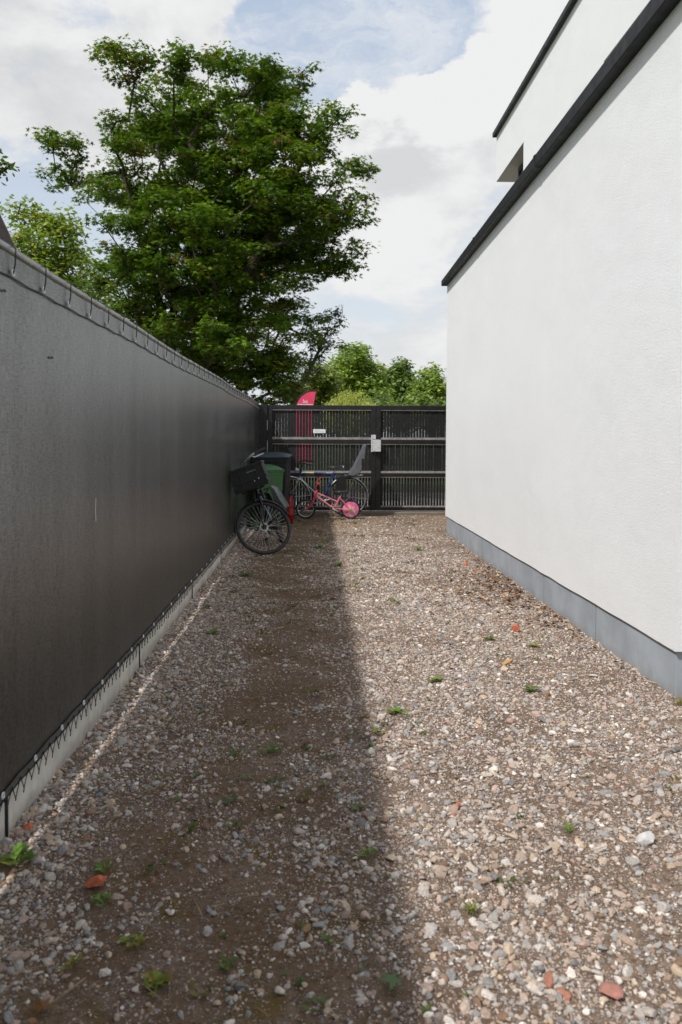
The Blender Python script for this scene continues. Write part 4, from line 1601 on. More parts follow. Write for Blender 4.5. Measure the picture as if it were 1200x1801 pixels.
def crank(parent, bb, mat, pm, L=0.17, ring=0.095, ang=-0.6, w_=0.07):
    c = MB()
    c.ring((bb[0], bb[1] - 0.04, bb[2]), ring, 0.006, 'Y', 32, 6)
    for q in range(5):
        a = 2 * PI * q / 5 + 0.3
        c.tube([(bb[0], bb[1] - 0.04, bb[2]), (bb[0] + math.cos(a) * ring, bb[1] - 0.04, bb[2] + math.sin(a) * ring)], 0.006, 5)
    c.tube([(bb[0], bb[1] - w_, bb[2]), (bb[0], bb[1] + w_, bb[2])], 0.016, 10)
    e1 = (bb[0] + math.cos(ang) * L, bb[1] - w_, bb[2] + math.sin(ang) * L)
    e2 = (bb[0] - math.cos(ang) * L, bb[1] + w_, bb[2] - math.sin(ang) * L)
    c.tube([(bb[0], bb[1] - w_, bb[2]), e1], 0.010, 8)
    c.tube([(bb[0], bb[1] + w_, bb[2]), e2], 0.010, 8)
    cr = part('crankset', c, mat, parent, smooth=True)
    for e, sd in ((e1, -1), (e2, 1)):
        p = MB()
        y0_, y1_ = sorted((e[1] + sd * 0.015, e[1] + sd * 0.10))
        p.box((e[0] - 0.04, y0_, e[2] - 0.012), (e[0] + 0.04, y1_, e[2] + 0.012))
        part('pedal', p, pm, cr, bevel=0.004)
    return cr


def bike_rot(heading, lean):
    """heading: direction of travel in the ground plane; lean: roll about it (positive to the rider's right)"""
    h = Vector((heading[0], heading[1], 0)).normalized()
    l_ = Vector((0, 0, 1)).cross(h)
    m_ = Matrix((h, l_, Vector((0, 0, 1)))).transposed()
    return m_ @ Matrix.Rotation(lean, 3, 'X')


def chainstays(f, bb, hub, seat, r=0.008, w_=0.055):
    for sd in (-1, 1):
        f.tube([(bb[0], bb[1] + sd * 0.025, bb[2]), (hub[0], hub[1] + sd * w_, hub[2])], r, 7)
        f.tube([(seat[0], seat[1] + sd * 0.012, seat[2]), (hub[0], hub[1] + sd * w_, hub[2])], r * 0.85, 7)


I4 = Matrix.Identity(4)

# --- blue and silver bicycle with a child seat, parked along the gate
RB = 0.35
b2 = thing('bicycle', 'blue and silver bicycle with grey child seat, parked along the gate', 'bicycle', (0.555, 13.98, gz1(0.555, 13.98) + 0.004), bike_rot((-1, 0.0), -0.075))
WB = 1.02
rh, fh = (0, 0, RB), (WB, 0, RB)
bw = (M['rubber'], M['alu'], M['spoke'], M['alu'])
wheel(b2, 'wheel', rh, RB, 0.016, bw, I4, 32, sp_r=0.0013)
wheel(b2, 'wheel', fh, RB, 0.016, bw, I4, 32, sp_r=0.0013)
fender(b2, rh, RB + 0.016, R_(35), R_(185), M['alu'], I4)
fender(b2, fh, RB + 0.016, R_(40), R_(175), M['alu'], I4)
bb = (0.43, 0, 0.28)
st = (0.255, 0, 0.775)
ht, hb = (WB - 0.20, 0, 0.80), (WB - 0.155, 0, 0.68)
f = MB()
f.tube([bb, st], 0.016, 10)
f.tube([(st[0] + 0.01, 0, st[2] - 0.02), (st[0] + 0.335, 0, ht[2] - 0.025)], 0.0145, 10)
chainstays(f, bb, rh, (st[0], 0, st[2] - 0.03))
f.tube([hb, ht], 0.019, 10)
frm = part('frame', f, M['blue'], b2, smooth=True)
f = MB()
f.tube([bb, (hb[0], 0, hb[2] + 0.03)], 0.0165, 10)
f.tube([(st[0] + 0.435, 0, ht[2] - 0.024), (ht[0], 0, ht[2] - 0.022)], 0.0146, 10)
f.tube([(st[0] + 0.015, 0, ht[2] - 0.0255), (st[0] + 0.12, 0, ht[2] - 0.0255)], 0.0152, 10)
part('silver_tube', f, M['alu'], frm, smooth=True, label='silver lengths of the frame')
f = MB()
f.tube([(st[0] + 0.335, 0, ht[2] - 0.025), (st[0] + 0.435, 0, ht[2] - 0.024)], 0.0148, 10)
part('decal_or_glint', f, M['gold'], frm, smooth=True)
f = MB()
for sd in (-1, 1):
    f.tube([(hb[0] + 0.005, sd * 0.03, hb[2] - 0.03), (hb[0] + 0.05, sd * 0.045, hb[2] - 0.16), (fh[0] - 0.02, sd * 0.05, 0.42), (fh[0], sd * 0.05, RB)], [0.012, 0.011, 0.009, 0.007], 8)
f.box((hb[0] - 0.015, -0.045, hb[2] - 0.035), (hb[0] + 0.025, 0.045, hb[2] - 0.012))
part('fork', f, M['alu'], b2, smooth=True)
f = MB()
f.tube([ht, (ht[0] - 0.02, 0, ht[2] + 0.12), (ht[0] + 0.04, 0, ht[2] + 0.15)], 0.012, 8)
f.tube([(ht[0] - 0.20, -0.28, ht[2] + 0.155), (ht[0] - 0.08, -0.26, ht[2] + 0.17), (ht[0] + 0.03, -0.16, ht[2] + 0.155), (ht[0] + 0.04, 0, ht[2] + 0.15),
        (ht[0] + 0.03, 0.16, ht[2] + 0.155), (ht[0] - 0.08, 0.26, ht[2] + 0.17), (ht[0] - 0.20, 0.28, ht[2] + 0.155)], 0.011, 8)
hbm = part('handlebar', f, M['black_gloss'], b2, smooth=True)
for sd in (-1, 1):
    q = MB()
    q.tube([(ht[0] - 0.205, sd * 0.281, ht[2] + 0.154), (ht[0] - 0.09, sd * 0.262, ht[2] + 0.169)], 0.017, 8)
    part('grip', q, M['black_plastic'], hbm, smooth=True)
lamp = MB()
lamp.lathe([(0.012, -0.035), (0.03, -0.01), (0.034, 0.02), (0.02, 0.032)], (ht[0] + 0.07, 0, ht[2] + 0.03), 'X', 14)
part('headlight', lamp, M['lock'], b2, smooth=True)
f = MB()
f.tube([st, (st[0] - 0.035, 0, st[2] + 0.075)], 0.013, 8)
part('seat_post', f, M['alu'], b2, smooth=True)
sdl = saddle(b2, (st[0] - 0.04, 0, st[2] + 0.085), M['black_plastic'], 0.27, 0.08)
q = MB()
q.ball((st[0] - 0.145, 0, st[2] + 0.105), (0.045, 0.07, 0.028))
part('saddle_cover', q, M['white'], sdl, smooth=True)
crank(b2, bb, M['alu'], M['black_plastic'], ang=-0.35)
# luggage rack under the child seat
f = MB()
for sd in (-1, 1):
    f.tube([(st[0] - 0.03, sd * 0.03, st[2] - 0.06), (-0.02, sd * 0.06, 0.75), (-0.26, sd * 0.06, 0.74)], 0.006, 6)
    f.tube([(-0.12, sd * 0.06, 0.745), (0.0, sd * 0.065, RB)], 0.005, 6)
part('luggage_rack', f, M['alu'], b2, smooth=True)
cs_ = MB()
for sd in (-1, 1):
    y0_, y1_ = (sd * 0.145, sd * 0.115)
    cs_.prism([(-0.005, 0.755), (-0.10, 0.90), (-0.185, 1.07), (-0.275, 1.27), (-0.305, 1.26), (-0.285, 1.07), (-0.215, 0.80), (-0.08, 0.735)], min(y0_, y1_), max(y0_, y1_), 'Y')
cs_.prism([(-0.10, 0.735), (-0.22, 0.80), (-0.292, 1.07), (-0.315, 1.27), (-0.290, 1.275), (-0.255, 1.07), (-0.19, 0.83), (-0.09, 0.765)], -0.115, 0.115, 'Y')
cseat = part('child_seat', cs_, M['greyseat'], b2, bevel=0.006)
q = MB()
for sd in (-1, 1):
    q.box((-0.262, sd * 0.147 - 0.001, 0.915), (-0.232, sd * 0.147 + 0.001, 1.04))
    q.M = Matrix.Identity(4)
part('side_slot', q, M['black_plastic'], cseat)
q = MB()
q.prism([(0.05, 0.74), (-0.10, 0.78), (-0.10, 0.735), (0.02, 0.68), (0.19, 0.70), (0.22, 0.73), (0.20, 0.76)], -0.13, 0.13, 'Y')
for sd in (-1, 1):
    y0_, y1_ = sorted((sd * 0.165, sd * 0.085))
    q.prism([(0.02, 0.73), (0.13, 0.755), (0.215, 0.72), (0.205, 0.60), (0.225, 0.455), (0.235, 0.405), (0.10, 0.415), (0.04, 0.44), (0.02, 0.56)], y0_, y1_, 'Y')
part('foot_shell', q, M['black_plastic'], cseat, bevel=0.012)

cb = MB()
for sd in (-1, 1):
    cb.tube([(ht[0] - 0.06, sd * 0.25, ht[2] + 0.165), (ht[0] + 0.09, sd * 0.16, ht[2] + 0.17), (ht[0] + 0.10, sd * 0.05, ht[2] + 0.02), (hb[0] + 0.03, sd * 0.02, hb[2] + 0.0)], 0.0028, 5)
part('brake_cable', cb, M['cord'], b2, smooth=True)
# --- pink child's bicycle
RK = 0.172
b3 = thing('bicycle', 'small pink child bicycle with a printed pink rear wheel', 'bicycle', (0.588, 13.55, gz1(0.588, 13.55) + 0.004), bike_rot((-1, 0.03), -0.16))
WK = 0.765
rh, fh = (0, 0, RK), (WK, 0, RK)
wheel(b3, 'wheel', rh, RK, 0.019, (M['rubber'], M['white'], M['spoke'], M['alu']), I4, 0, disc=M['disc'])
wheel(b3, 'wheel', fh, RK, 0.019, (M['rubber'], M['chrome'], M['spoke'], M['alu']), I4, 16, sp_r=0.0012, rim_w=0.013)
bb = (0.29, 0, 0.185)
st = (0.17, 0, 0.40)
ht, hb = (0.575, 0, 0.485), (0.605, 0, 0.385)
f = MB()
f.tube([(bb[0] - 0.01, 0, bb[2] - 0.02), st], 0.014, 10)
f.tube([(st[0] + 0.055, 0, 0.30), (ht[0] + 0.005, 0, ht[2] - 0.03)], 0.0125, 10)
f.tube([(bb[0], 0, bb[2]), (hb[0] - 0.005, 0, hb[2] + 0.02)], 0.0135, 10)
for sd in (-1, 1):
    f.tube([(bb[0], sd * 0.02, bb[2]), (0, sd * 0.045, RK)], 0.008, 7)
    f.tube([(st[0] + 0.005, sd * 0.012, st[2] - 0.04), (0, sd * 0.045, RK)], 0.008, 7)
fk_ = part('frame', f, M['salmon'], b3, smooth=True)
f = MB()
f.tube([hb, (ht[0] - 0.005, 0, ht[2] + 0.015)], 0.019, 10)
for sd in (-1, 1):
    f.tube([(hb[0] + 0.01, sd * 0.03, hb[2] - 0.03), (hb[0] + 0.05, sd * 0.04, hb[2] - 0.12), (fh[0] - 0.05, sd * 0.045, RK + 0.04), (fh[0], sd * 0.045, RK)], [0.014, 0.014, 0.012, 0.010], 8)
f.box((hb[0] - 0.02, -0.04, hb[2] - 0.04), (hb[0] + 0.03, 0.04, hb[2] - 0.012))
part('fork', f, M['pink'], b3, smooth=True)
f = MB()
f.tube([ht, (ht[0] - 0.02, 0, ht[2] + 0.10)], 0.010, 8)
f.tube([(ht[0] - 0.05, -0.21, ht[2] + 0.17), (ht[0] - 0.02, -0.10, ht[2] + 0.16), (ht[0] - 0.02, -0.03, ht[2] + 0.10), (ht[0] - 0.02, 0.03, ht[2] + 0.10),
        (ht[0] - 0.02, 0.10, ht[2] + 0.16), (ht[0] - 0.05, 0.21, ht[2] + 0.17)], 0.009, 8)
hbm = part('handlebar', f, M['black_gloss'], b3, smooth=True)
for sd in (-1, 1):
    q = MB()
    q.tube([(ht[0] - 0.056, sd * 0.225, ht[2] + 0.171), (ht[0] - 0.028, sd * 0.125, ht[2] + 0.162)], 0.016, 8)
    q.tube([(ht[0] - 0.03, sd * 0.16, ht[2] + 0.15), (ht[0] + 0.02, sd * 0.15, ht[2] + 0.10), (ht[0] + 0.0, sd * 0.16, ht[2] + 0.05)], 0.007, 6)
    part('grip', q, M['redgrip'], hbm, smooth=True)
f = MB()
f.tube([st, (st[0] - 0.02, 0, st[2] + 0.05)], 0.011, 8)
part('seat_post', f, M['chrome'], b3, smooth=True)
saddle(b3, (st[0] - 0.005, 0, st[2] + 0.055), M['black_plastic'], 0.25, 0.07)
crank(b3, bb, M['chrome'], M['black_plastic'], 0.095, 0.058, 0.5, 0.055)
f = MB()
f.prism([(0.0, RK + 0.03), (0.29, bb[2] + 0.045), (0.33, bb[2] + 0.0), (0.29, bb[2] - 0.04), (0.0, RK - 0.02)], -0.062, -0.052, 'Y')

# --- dark city bicycle leaning against the fence, front wheel swung to the side
RC = 0.335
WC = 1.10
steer = R_(-68)
lean = 0.35
hv = Vector((-0.02, -1.0, 0)).normalized()
# head line
fh = (WC, 0, RC)
axh = Vector((-math.sin(R_(20)), 0, math.cos(R_(20))))
crown = Vector(fh) + axh * 0.40 - Vector((math.cos(R_(20)), 0, math.sin(R_(20)))) * 0.055
SM = rot_about(crown, axh, steer)
ringp = lambda c, T: [T @ Vector((c[0] + math.cos(a_) * RC, c[1], c[2] + math.sin(a_) * RC)) for a_ in np.linspace(0, 2 * PI, 120)]
tilt = 0.0
for _ in range(30):     # both tyres on the ground
    rotm = bike_rot(hv, lean) @ Matrix.Rotation(tilt, 3, 'Y')
    zr_ = min((rotm @ p).z for p in ringp((0, 0, RC), I4))
    zf_ = min((rotm @ p).z for p in ringp(fh, SM))
    tilt += (zf_ - zr_) / WC * 0.8
hub_w = rotm @ (SM @ Vector(fh))
b1 = thing('bicycle', 'dark city bicycle with front crate, leaning against the screen fence', 'bicycle', (-0.625 - hub_w.x, 9.52 - hub_w.y, gz1(-0.58, 9.5) + 0.004 - zf_), rotm)
rh = (0, 0, RC)
bm1 = (M['rubber'], M['black_gloss'], M['spoke'], M['black_plastic'])
wheel(b1, 'wheel', rh, RC, 0.021, bm1, I4, 36, sp_r=0.0013)
fw = wheel(b1, 'wheel', fh, RC, 0.021, bm1, SM, 36, 0.030, 0.040, sp_r=0.0017)
q = MB(SM)
q.ring((fh[0], -0.03, fh[2]), 0.046, 0.006, 'Y', 28, 6)
q.ring((fh[0], 0.03, fh[2]), 0.046, 0.006, 'Y', 28, 6)
part('hub_flange', q, M['lock'], fw, smooth=True)
q = MB(SM)
q.box((fh[0] + 0.16, -0.012, fh[2] + 0.075), (fh[0] + 0.20, 0.012, fh[2] + 0.095))
part('spoke_reflector', q, M['lock'], fw, bevel=0.004)
fender(b1, rh, RC + 0.018, R_(20), R_(190), M['black_gloss'], I4, 0.03)
fender(b1, fh, RC + 0.018, R_(25), R_(185), M['black_gloss'], SM, 0.03)
bb = (0.47, 0, 0.30)
st = (0.28, 0, 0.80)
hb = crown + axh * 0.02
ht = crown + axh * 0.17
f = MB()
f.tube([bb, st], 0.017, 10)
f.tube([(bb[0] - 0.12, 0, 0.56), (0.72, 0, 0.60), tuple(ht - axh * 0.05)], 0.015, 10)
f.tube([bb, (0.70, 0, 0.44), tuple(hb + axh * 0.02)], 0.018, 10)
f.tube([tuple(hb), tuple(ht)], 0.020, 10)
chainstays(f, bb, rh, (st[0], 0, st[2] - 0.06))
fr1 = part('frame', f, M['black_gloss'], b1, smooth=True)
f = MB()
f.tube([(0.60, 0.022, 0.385), (0.88, 0.022, 0.585)], 0.009, 8)
f.tube([(0.66, 0.018, 0.60), (0.86, 0.018, 0.70)], 0.007, 8)
part('decal_or_glint', f, M['tube_glint'], fr1, smooth=True)  # tube reflections painted on as pale blue stripes
f = MB(SM)
for sd in (-1, 1):
    f.tube([tuple(crown + Vector((0, sd * 0.035, 0))), tuple(crown - axh * 0.16 + Vector((0.005, sd * 0.05, 0))), (fh[0] - 0.02, sd * 0.055, fh[2] + 0.08), (fh[0], sd * 0.055, fh[2])], [0.013, 0.012, 0.010, 0.009], 8)
f.box((crown.x - 0.02, -0.05, crown.z - 0.015), (crown.x + 0.02, 0.05, crown.z + 0.015))
part('fork', f, M['black_gloss'], b1, smooth=True)
lamp = MB(SM)
lamp.lathe([(0.012, -0.035), (0.03, -0.01), (0.034, 0.02), (0.02, 0.032)], (crown.x + 0.06, 0, crown.z - 0.015), 'X', 14)
part('headlight', lamp, M['black_plastic'], b1, smooth=True)
top_ = ht + axh * 0.20
f = MB(SM)
f.tube([tuple(ht), tuple(top_)], 0.012, 8)
f.tube([tuple(top_), tuple(top_ + Vector((0.07, 0, 0.015)))], 0.013, 8)
c_ = top_ + Vector((0.07, 0, 0.015))
f.tube([tuple(c_ + Vector((-0.27, -0.30, 0.03))), tuple(c_ + Vector((-0.12, -0.285, 0.05))), tuple(c_ + Vector((-0.01, -0.20, 0.05))), tuple(c_ + Vector((0.0, -0.10, 0.02))), tuple(c_),
        tuple(c_ + Vector((0.0, 0.10, 0.02))), tuple(c_ + Vector((-0.01, 0.20, 0.05))), tuple(c_ + Vector((-0.12, 0.285, 0.05))), tuple(c_ + Vector((-0.27, 0.30, 0.03)))], 0.0125, 8)
hb1 = part('handlebar', f, M['chrome'], b1, smooth=True)
for sd in (-1, 1):
    q = MB(SM)
    q.tube([tuple(c_ + Vector((-0.28, sd * 0.302, 0.029))), tuple(c_ + Vector((-0.13, sd * 0.287, 0.049)))], 0.0175, 8)
    part('grip', q, M['black_plastic'], hb1, smooth=True)
    q = MB(SM)
    q.tube([tuple(c_ + Vector((-0.09, sd * 0.27, 0.045))), tuple(c_ + Vector((-0.12, sd * 0.24, 0.02))), tuple(c_ + Vector((-0.24, sd * 0.25, 0.0)))], 0.006, 6)
    part('brake_lever', q, M['chrome'], hb1, smooth=True)
cb = MB(SM)
for sd in (-1, 1):
    cb.tube([tuple(c_ + Vector((-0.10, sd * 0.27, 0.045))), tuple(c_ + Vector((0.06, sd * 0.20, 0.06))), tuple(c_ + Vector((0.09, sd * 0.08, -0.04))), tuple(ht + Vector((0.03, sd * 0.02, -0.02)))], 0.003, 5)
part('brake_cable', cb, M['cord'], b1, smooth=True)
# crate on the front carrier, fixed to the frame
fc = MB()
cx0 = ht.x + 0.09
for sd in (-1, 1):
    fc.tube([(ht.x, sd * 0.03, ht.z - 0.02), (cx0, sd * 0.10, crown.z + 0.10), (cx0 + 0.26, sd * 0.10, crown.z + 0.10)], 0.008, 6)
fc.tube([(cx0 + 0.26, -0.14, crown.z + 0.10), (cx0 + 0.26, 0.14, crown.z + 0.10)], 0.008, 6)
part('front_carrier', fc, M['black_gloss'], b1, smooth=True)
q = MB()
z0, z1 = crown.z + 0.112, crown.z + 0.40
xa, xb, hwid = cx0 - 0.02, cx0 + 0.30, 0.205
for (lo_, hi_) in (((xa, -hwid, z0), (xb, hwid, z0 + 0.012)), ((xa, -hwid, z0 + 0.012), (xa + 0.012, hwid, z1)), ((xb - 0.012, -hwid, z0 + 0.012), (xb, hwid, z1)),
                   ((xa + 0.012, -hwid, z0 + 0.012), (xb - 0.012, -hwid + 0.012, z1)), ((xa + 0.012, hwid - 0.012, z0 + 0.012), (xb - 0.012, hwid, z1))):
    q.box(lo_, hi_)
# ribs and rim
for zz in (z0 + 0.03, z0 + 0.10, z1 - 0.028):
    q.box((xb + 0.001, -hwid - 0.008, zz), (xb + 0.012, hwid + 0.008, zz + 0.022))
    q.box((xa, hwid + 0.001, zz), (xb, hwid + 0.010, zz + 0.022))
    q.box((xa, -hwid - 0.010, zz), (xb, -hwid - 0.001, zz + 0.022))
for yy_ in (-0.20, -0.10, 0.0, 0.10, 0.185):
    q.box((xb + 0.001, yy_, z0 + 0.053), (xb + 0.009, yy_ + 0.015, z1 - 0.03))
crt = part('crate', q, M['black_plastic'], b1, bevel=0.003)
q = MB()
q.box((xb + 0.013, 0.0, z0 + 0.20), (xb + 0.016, 0.115, z0 + 0.212))
part('crate_label', q, M['greyseat'], crt)
q = MB()
for yy_, zz in ((0.06, z0 + 0.085), (0.115, z0 + 0.10)):
    q.lathe([(0.008, 0.0), (0.008, 0.006)], (xb + 0.010, yy_, zz), 'X', 10)
part('crate_button', q, M['alu'], crt)
q = MB()
q.box((xb - 0.02, -hwid - 0.022, z1 - 0.09), (xb + 0.012, -hwid - 0.011, z1 - 0.02))
part('side_reflector', q, M['orange'], crt, bevel=0.003)
f = MB()
f.tube([st, (st[0] - 0.04, 0, st[2] + 0.12)], 0.013, 8)
part('seat_post', f, M['alu'], b1, smooth=True)
saddle(b1, (st[0] - 0.05, 0, st[2] + 0.135), M['black_plastic'], 0.26, 0.10)
crank(b1, bb, M['black_gloss'], M['black_plastic'], ang=-1.1)
q = MB()
q.prism([(0.0, RC + 0.05), (0.47, 0.40), (0.58, 0.34), (0.58, 0.26), (0.47, 0.20), (0.0, RC - 0.04)], -0.085, -0.070, 'Y')
part('chain_guard', q, M['black_plastic'], b1, bevel=0.005)
f = MB()
for sd in (-1, 1):
    f.tube([(st[0] - 0.03, sd * 0.04, 0.70), (0.10, sd * 0.075, 0.735), (-0.30, sd * 0.075, 0.735)], 0.007, 6)
    f.tube([(-0.18, sd * 0.075, 0.735), (0.0, sd * 0.07, RC)], 0.006, 6)
for xx in (0.05, -0.10, -0.29):
    f.tube([(xx, -0.075, 0.735), (xx, 0.075, 0.735)], 0.006, 6)
part('luggage_rack', f, M['black_gloss'], b1, smooth=True)
q = MB()
for sd in (-1, 1):
    gpoly = [(math.cos(a_) * (RC + 0.01), RC + math.sin(a_) * (RC + 0.01)) for a_ in np.linspace(R_(-25), R_(175), 26)] + [(-0.05, RC - 0.02), (0.08, RC - 0.10)]
    y0_, y1_ = sorted((sd * 0.034, sd * 0.037))
    q.prism(gpoly, y0_, y1_, 'Y')
part('coat_guard', q, M['black_plastic'], b1)
# slack grey pannier: flap over the rack and a pouch hanging outward
pn = MB()
sec = []
for i in range(9):
    fr = i / 8
    x = 0.18 - 0.46 * fr
    bulge = 0.035 * math.sin(PI * fr)
    sec.append([(x, 0.02, 0.748), (x, 0.115, 0.752), (x, 0.145 + bulge, 0.70), (x + 0.01, 0.165 + bulge * 1.5, 0.54 + 0.01 * math.sin(i * 2.1)), (x + 0.015, 0.20 + bulge * 1.2, 0.42 + 0.012 * math.sin(i * 1.3)), (x + 0.01, 0.16, 0.375),
                (x, 0.105, 0.42), (x, 0.095, 0.72)])
vs = [p for s_ in sec for p in s_]
fs = []
for i in range(8):
    for q in range(8):
        fs.append((i * 8 + q, i * 8 + (q + 1) % 8, (i + 1) * 8 + (q + 1) % 8, (i + 1) * 8 + q))
fs += [tuple(range(7, -1, -1)), tuple(64 + q for q in range(8))]
pn.add(vs, fs)
part('pannier', pn, M['bag'], b1, smooth=True, label='slack grey pannier bag')
pn = MB()
pn.add([(p[0], -p[1], p[2] - (0.16 if p[2] < 0.6 else 0)) for p in vs], fs)
part('pannier', pn, M['black_plastic'], b1, smooth=True, label='black pannier bag on the fence side')


# ------------------------------------------------------------------ bins and cylinder
def bin_(label, cx, cy, wd, dp, hgt, body, lid, name='wheelie_bin', rz=0.0):
    t = thing(name, label, 'bin', (cx, cy, gz1(cx, cy)), Matrix.Rotation(rz, 3, 'Z'))
    a, b = wd / 2 * 0.80, wd / 2 * 0.96
    c, d = dp / 2 * 0.74, dp / 2 * 0.94
    zb, zt = 0.045, hgt - 0.10
    q = MB()
    q.hexa([(-a, -c, zb), (a, -c, zb), (a, c + 0.02, zb), (-a, c + 0.02, zb), (-b, -d, zt), (b, -d, zt), (b, d, zt), (-b, d, zt)])
    bo = part('body', q, body, t, bevel=0.02)
    q = MB()
    q.box((-wd / 2, -dp / 2, zt - 0.005), (wd / 2, dp / 2, zt + 0.022))
    q.box((-wd / 2 + 0.012, -dp / 2 + 0.012, zt - 0.05), (wd / 2 - 0.012, dp / 2 - 0.012, zt - 0.004))
    part('rim', q, body, t, bevel=0.006)
    q = MB()
    n = 8
    vs, fs = [], []
    for i in range(n + 1):
        fx = i / n * 2 - 1
        for j in range(n + 1):
            fy = j / n * 2 - 1
            vs.append((fx * wd / 2 * 1.01, fy * dp / 2 * 1.01, zt + 0.028 + 0.055 * (1 - fx ** 4) * (1 - fy ** 4) ** 0.6 + 0.012 * (fy + 1)))
    k0 = len(vs)
    for i in range(n + 1):
        for j in range(n + 1):
            vs.append((vs[i * (n + 1) + j][0], vs[i * (n + 1) + j][1], zt + 0.0235))
    for base_, flip in ((0, False), (k0, True)):
        for i in range(n):
            for j in range(n):
                p4 = (base_ + i * (n + 1) + j, base_ + (i + 1) * (n + 1) + j, base_ + (i + 1) * (n + 1) + j + 1, base_ + i * (n + 1) + j + 1)
                fs.append(p4[::-1] if flip else p4)
    for i in range(n):
        for e0, e1 in (((i * (n + 1)), ((i + 1) * (n + 1))), ((i * (n + 1) + n), ((i + 1) * (n + 1) + n)), (i, i + 1), (n * (n + 1) + i, n * (n + 1) + i + 1)):
            fs.append((e0, e1, k0 + e1, k0 + e0))
    q.add(vs, fs)
    lo_ = part('lid', q, lid, t, smooth=True)
    q = MB()
    q.tube([(-wd * 0.36, dp / 2 + 0.05, zt + 0.03), (wd * 0.36, dp / 2 + 0.05, zt + 0.03)], 0.016, 10)
    for sx_ in (-0.36, 0, 0.36):
        q.box((wd * sx_ - 0.02, dp / 2 - 0.01, zt + 0.005), (wd * sx_ + 0.02, dp / 2 + 0.05, zt + 0.045))
    part('handle', q, body, t, smooth=True)
    for sx_ in (-1, 1):
        q = MB()
        q.lathe([(0.06, -0.022), (0.095, -0.02), (0.1, 0.0), (0.095, 0.02), (0.06, 0.022)], (sx_ * wd * 0.36, c + 0.06, 0.10), 'X', 20)
        part('wheel', q, M['rubber'], t, smooth=True)
    return t


bin_('tall dark wheelie bin with slate lid, standing behind the green one', -0.71, 12.70, 0.60, 0.72, 1.15, M['dark_bin'], M['lid_bin'], rz=-0.06)
bin_('green wheelie bin behind the crate of the leaning dark bicycle', -0.755, 11.85, 0.44, 0.50, 0.985, M['green_bin'], M['green_bin'], rz=0.35)

cy = thing('fire_extinguisher', 'red metal cylinder with valve standing between bins and bicycles', 'cylinder', (-0.425, 12.95, gz1(-0.425, 12.95)))
q = MB()
q.lathe([(0.050, 0.0), (0.058, 0.012), (0.058, 0.36), (0.050, 0.395), (0.030, 0.42), (0.020, 0.43), (0.020, 0.45)], (0, 0, 0), 'Z', 24)
part('body', q, M['red'], cy, smooth=True)
q = MB()
q.lathe([(0.016, 0.45), (0.020, 0.455), (0.020, 0.48), (0.012, 0.49)], (0, 0, 0), 'Z', 12)
q.box((-0.012, -0.07, 0.475), (0.012, 0.02, 0.487))
q.box((-0.012, -0.08, 0.500), (0.012, 0.02, 0.510))
part('valve', q, M['post'], cy, bevel=0.003)
q = MB()
q.tube([(0.015, 0, 0.465), (0.06, -0.02, 0.45), (0.075, -0.02, 0.36), (0.072, -0.02, 0.16)], 0.009, 8)
part('hose', q, M['black_plastic'], cy, smooth=True)
q = MB()
q.lathe([(0.0588, 0.15), (0.0588, 0.25)], (0, 0, 0), 'Z', 24)
part('label_band', q, M['redgrip'], cy, smooth=True)


# ------------------------------------------------------------------ weeds, fragments, litter
WG = np.array([(0.10, 0.20, 0.022), (0.13, 0.24, 0.03), (0.08, 0.16, 0.025), (0.19, 0.23, 0.035)])


def weed(label, u, v, kind, n, size, name='weed'):
    x, y_ = gpt(u, v)
    z = gz1(x, y_)
    vs, fs, cs = [], [], []
    tone = WG[rng.integers(0, 4)]
    for i in range(n):
        a = 2 * PI * i / n * (1.6180 if kind != 'rosette' else 1) + rng.uniform(-0.3, 0.3)
        L = size * rng.uniform(0.35, 1.05)
        if kind == 'grass':
            wd, lift, segs = L * 0.05, rng.uniform(0.6, 1.3), 4
        elif kind == 'clover':
            wd, lift, segs = L * 0.34, rng.uniform(0.3, 0.9), 5
        else:
            wd, lift, segs = L * 0.17, rng.uniform(0.25, 0.7), 5
        ox, oy = rng.normal(0, size * 0.12, 2)
        o = len(vs)
        for s in range(segs + 1):
            f_ = s / segs
            prof = math.sin(PI * min(1, 0.08 + f_ * 0.92)) ** 0.7 if kind != 'grass' else (1 - f_) + 0.05
            if kind == 'clover':
                prof = 0.12 if f_ < 0.4 else math.sin(PI * (f_ - 0.4) / 0.62) + 0.05
            rr = L * f_ * (0.9 - 0.2 * f_)
            hh = L * lift * (f_ - 0.55 * f_ * f_) + 0.006
            cx_, cy_ = math.cos(a) * rr + ox, math.sin(a) * rr + oy
            w2 = wd * prof
            vs.append((cx_ - math.sin(a) * w2, cy_ + math.cos(a) * w2, hh + w2 * 0.35))
            vs.append((cx_, cy_, hh))
            vs.append((cx_ + math.sin(a) * w2, cy_ - math.cos(a) * w2, hh + w2 * 0.35))
        for s in range(segs):
            b_ = o + s * 3
            for q in range(2):
                fs += [(b_ + q, b_ + q + 1, b_ + q + 4), (b_ + q, b_ + q + 4, b_ + q + 3)]
        t_ = tone * rng.uniform(0.65, 1.25) * (np.array([1.5, 0.95, 0.9]) if rng.random() < 0.2 else 1.0)
        cs += [t_] * (segs * 4)
    ob = np_mesh(name, np.array(vs), np.array(fs), M['weed'], np.array(cs))
    ob.location = (x, y_, z)
    return tag(ob, label, 'weed', 'weeds in the gravel')


for a_ in WEEDS:
    weed(*a_)

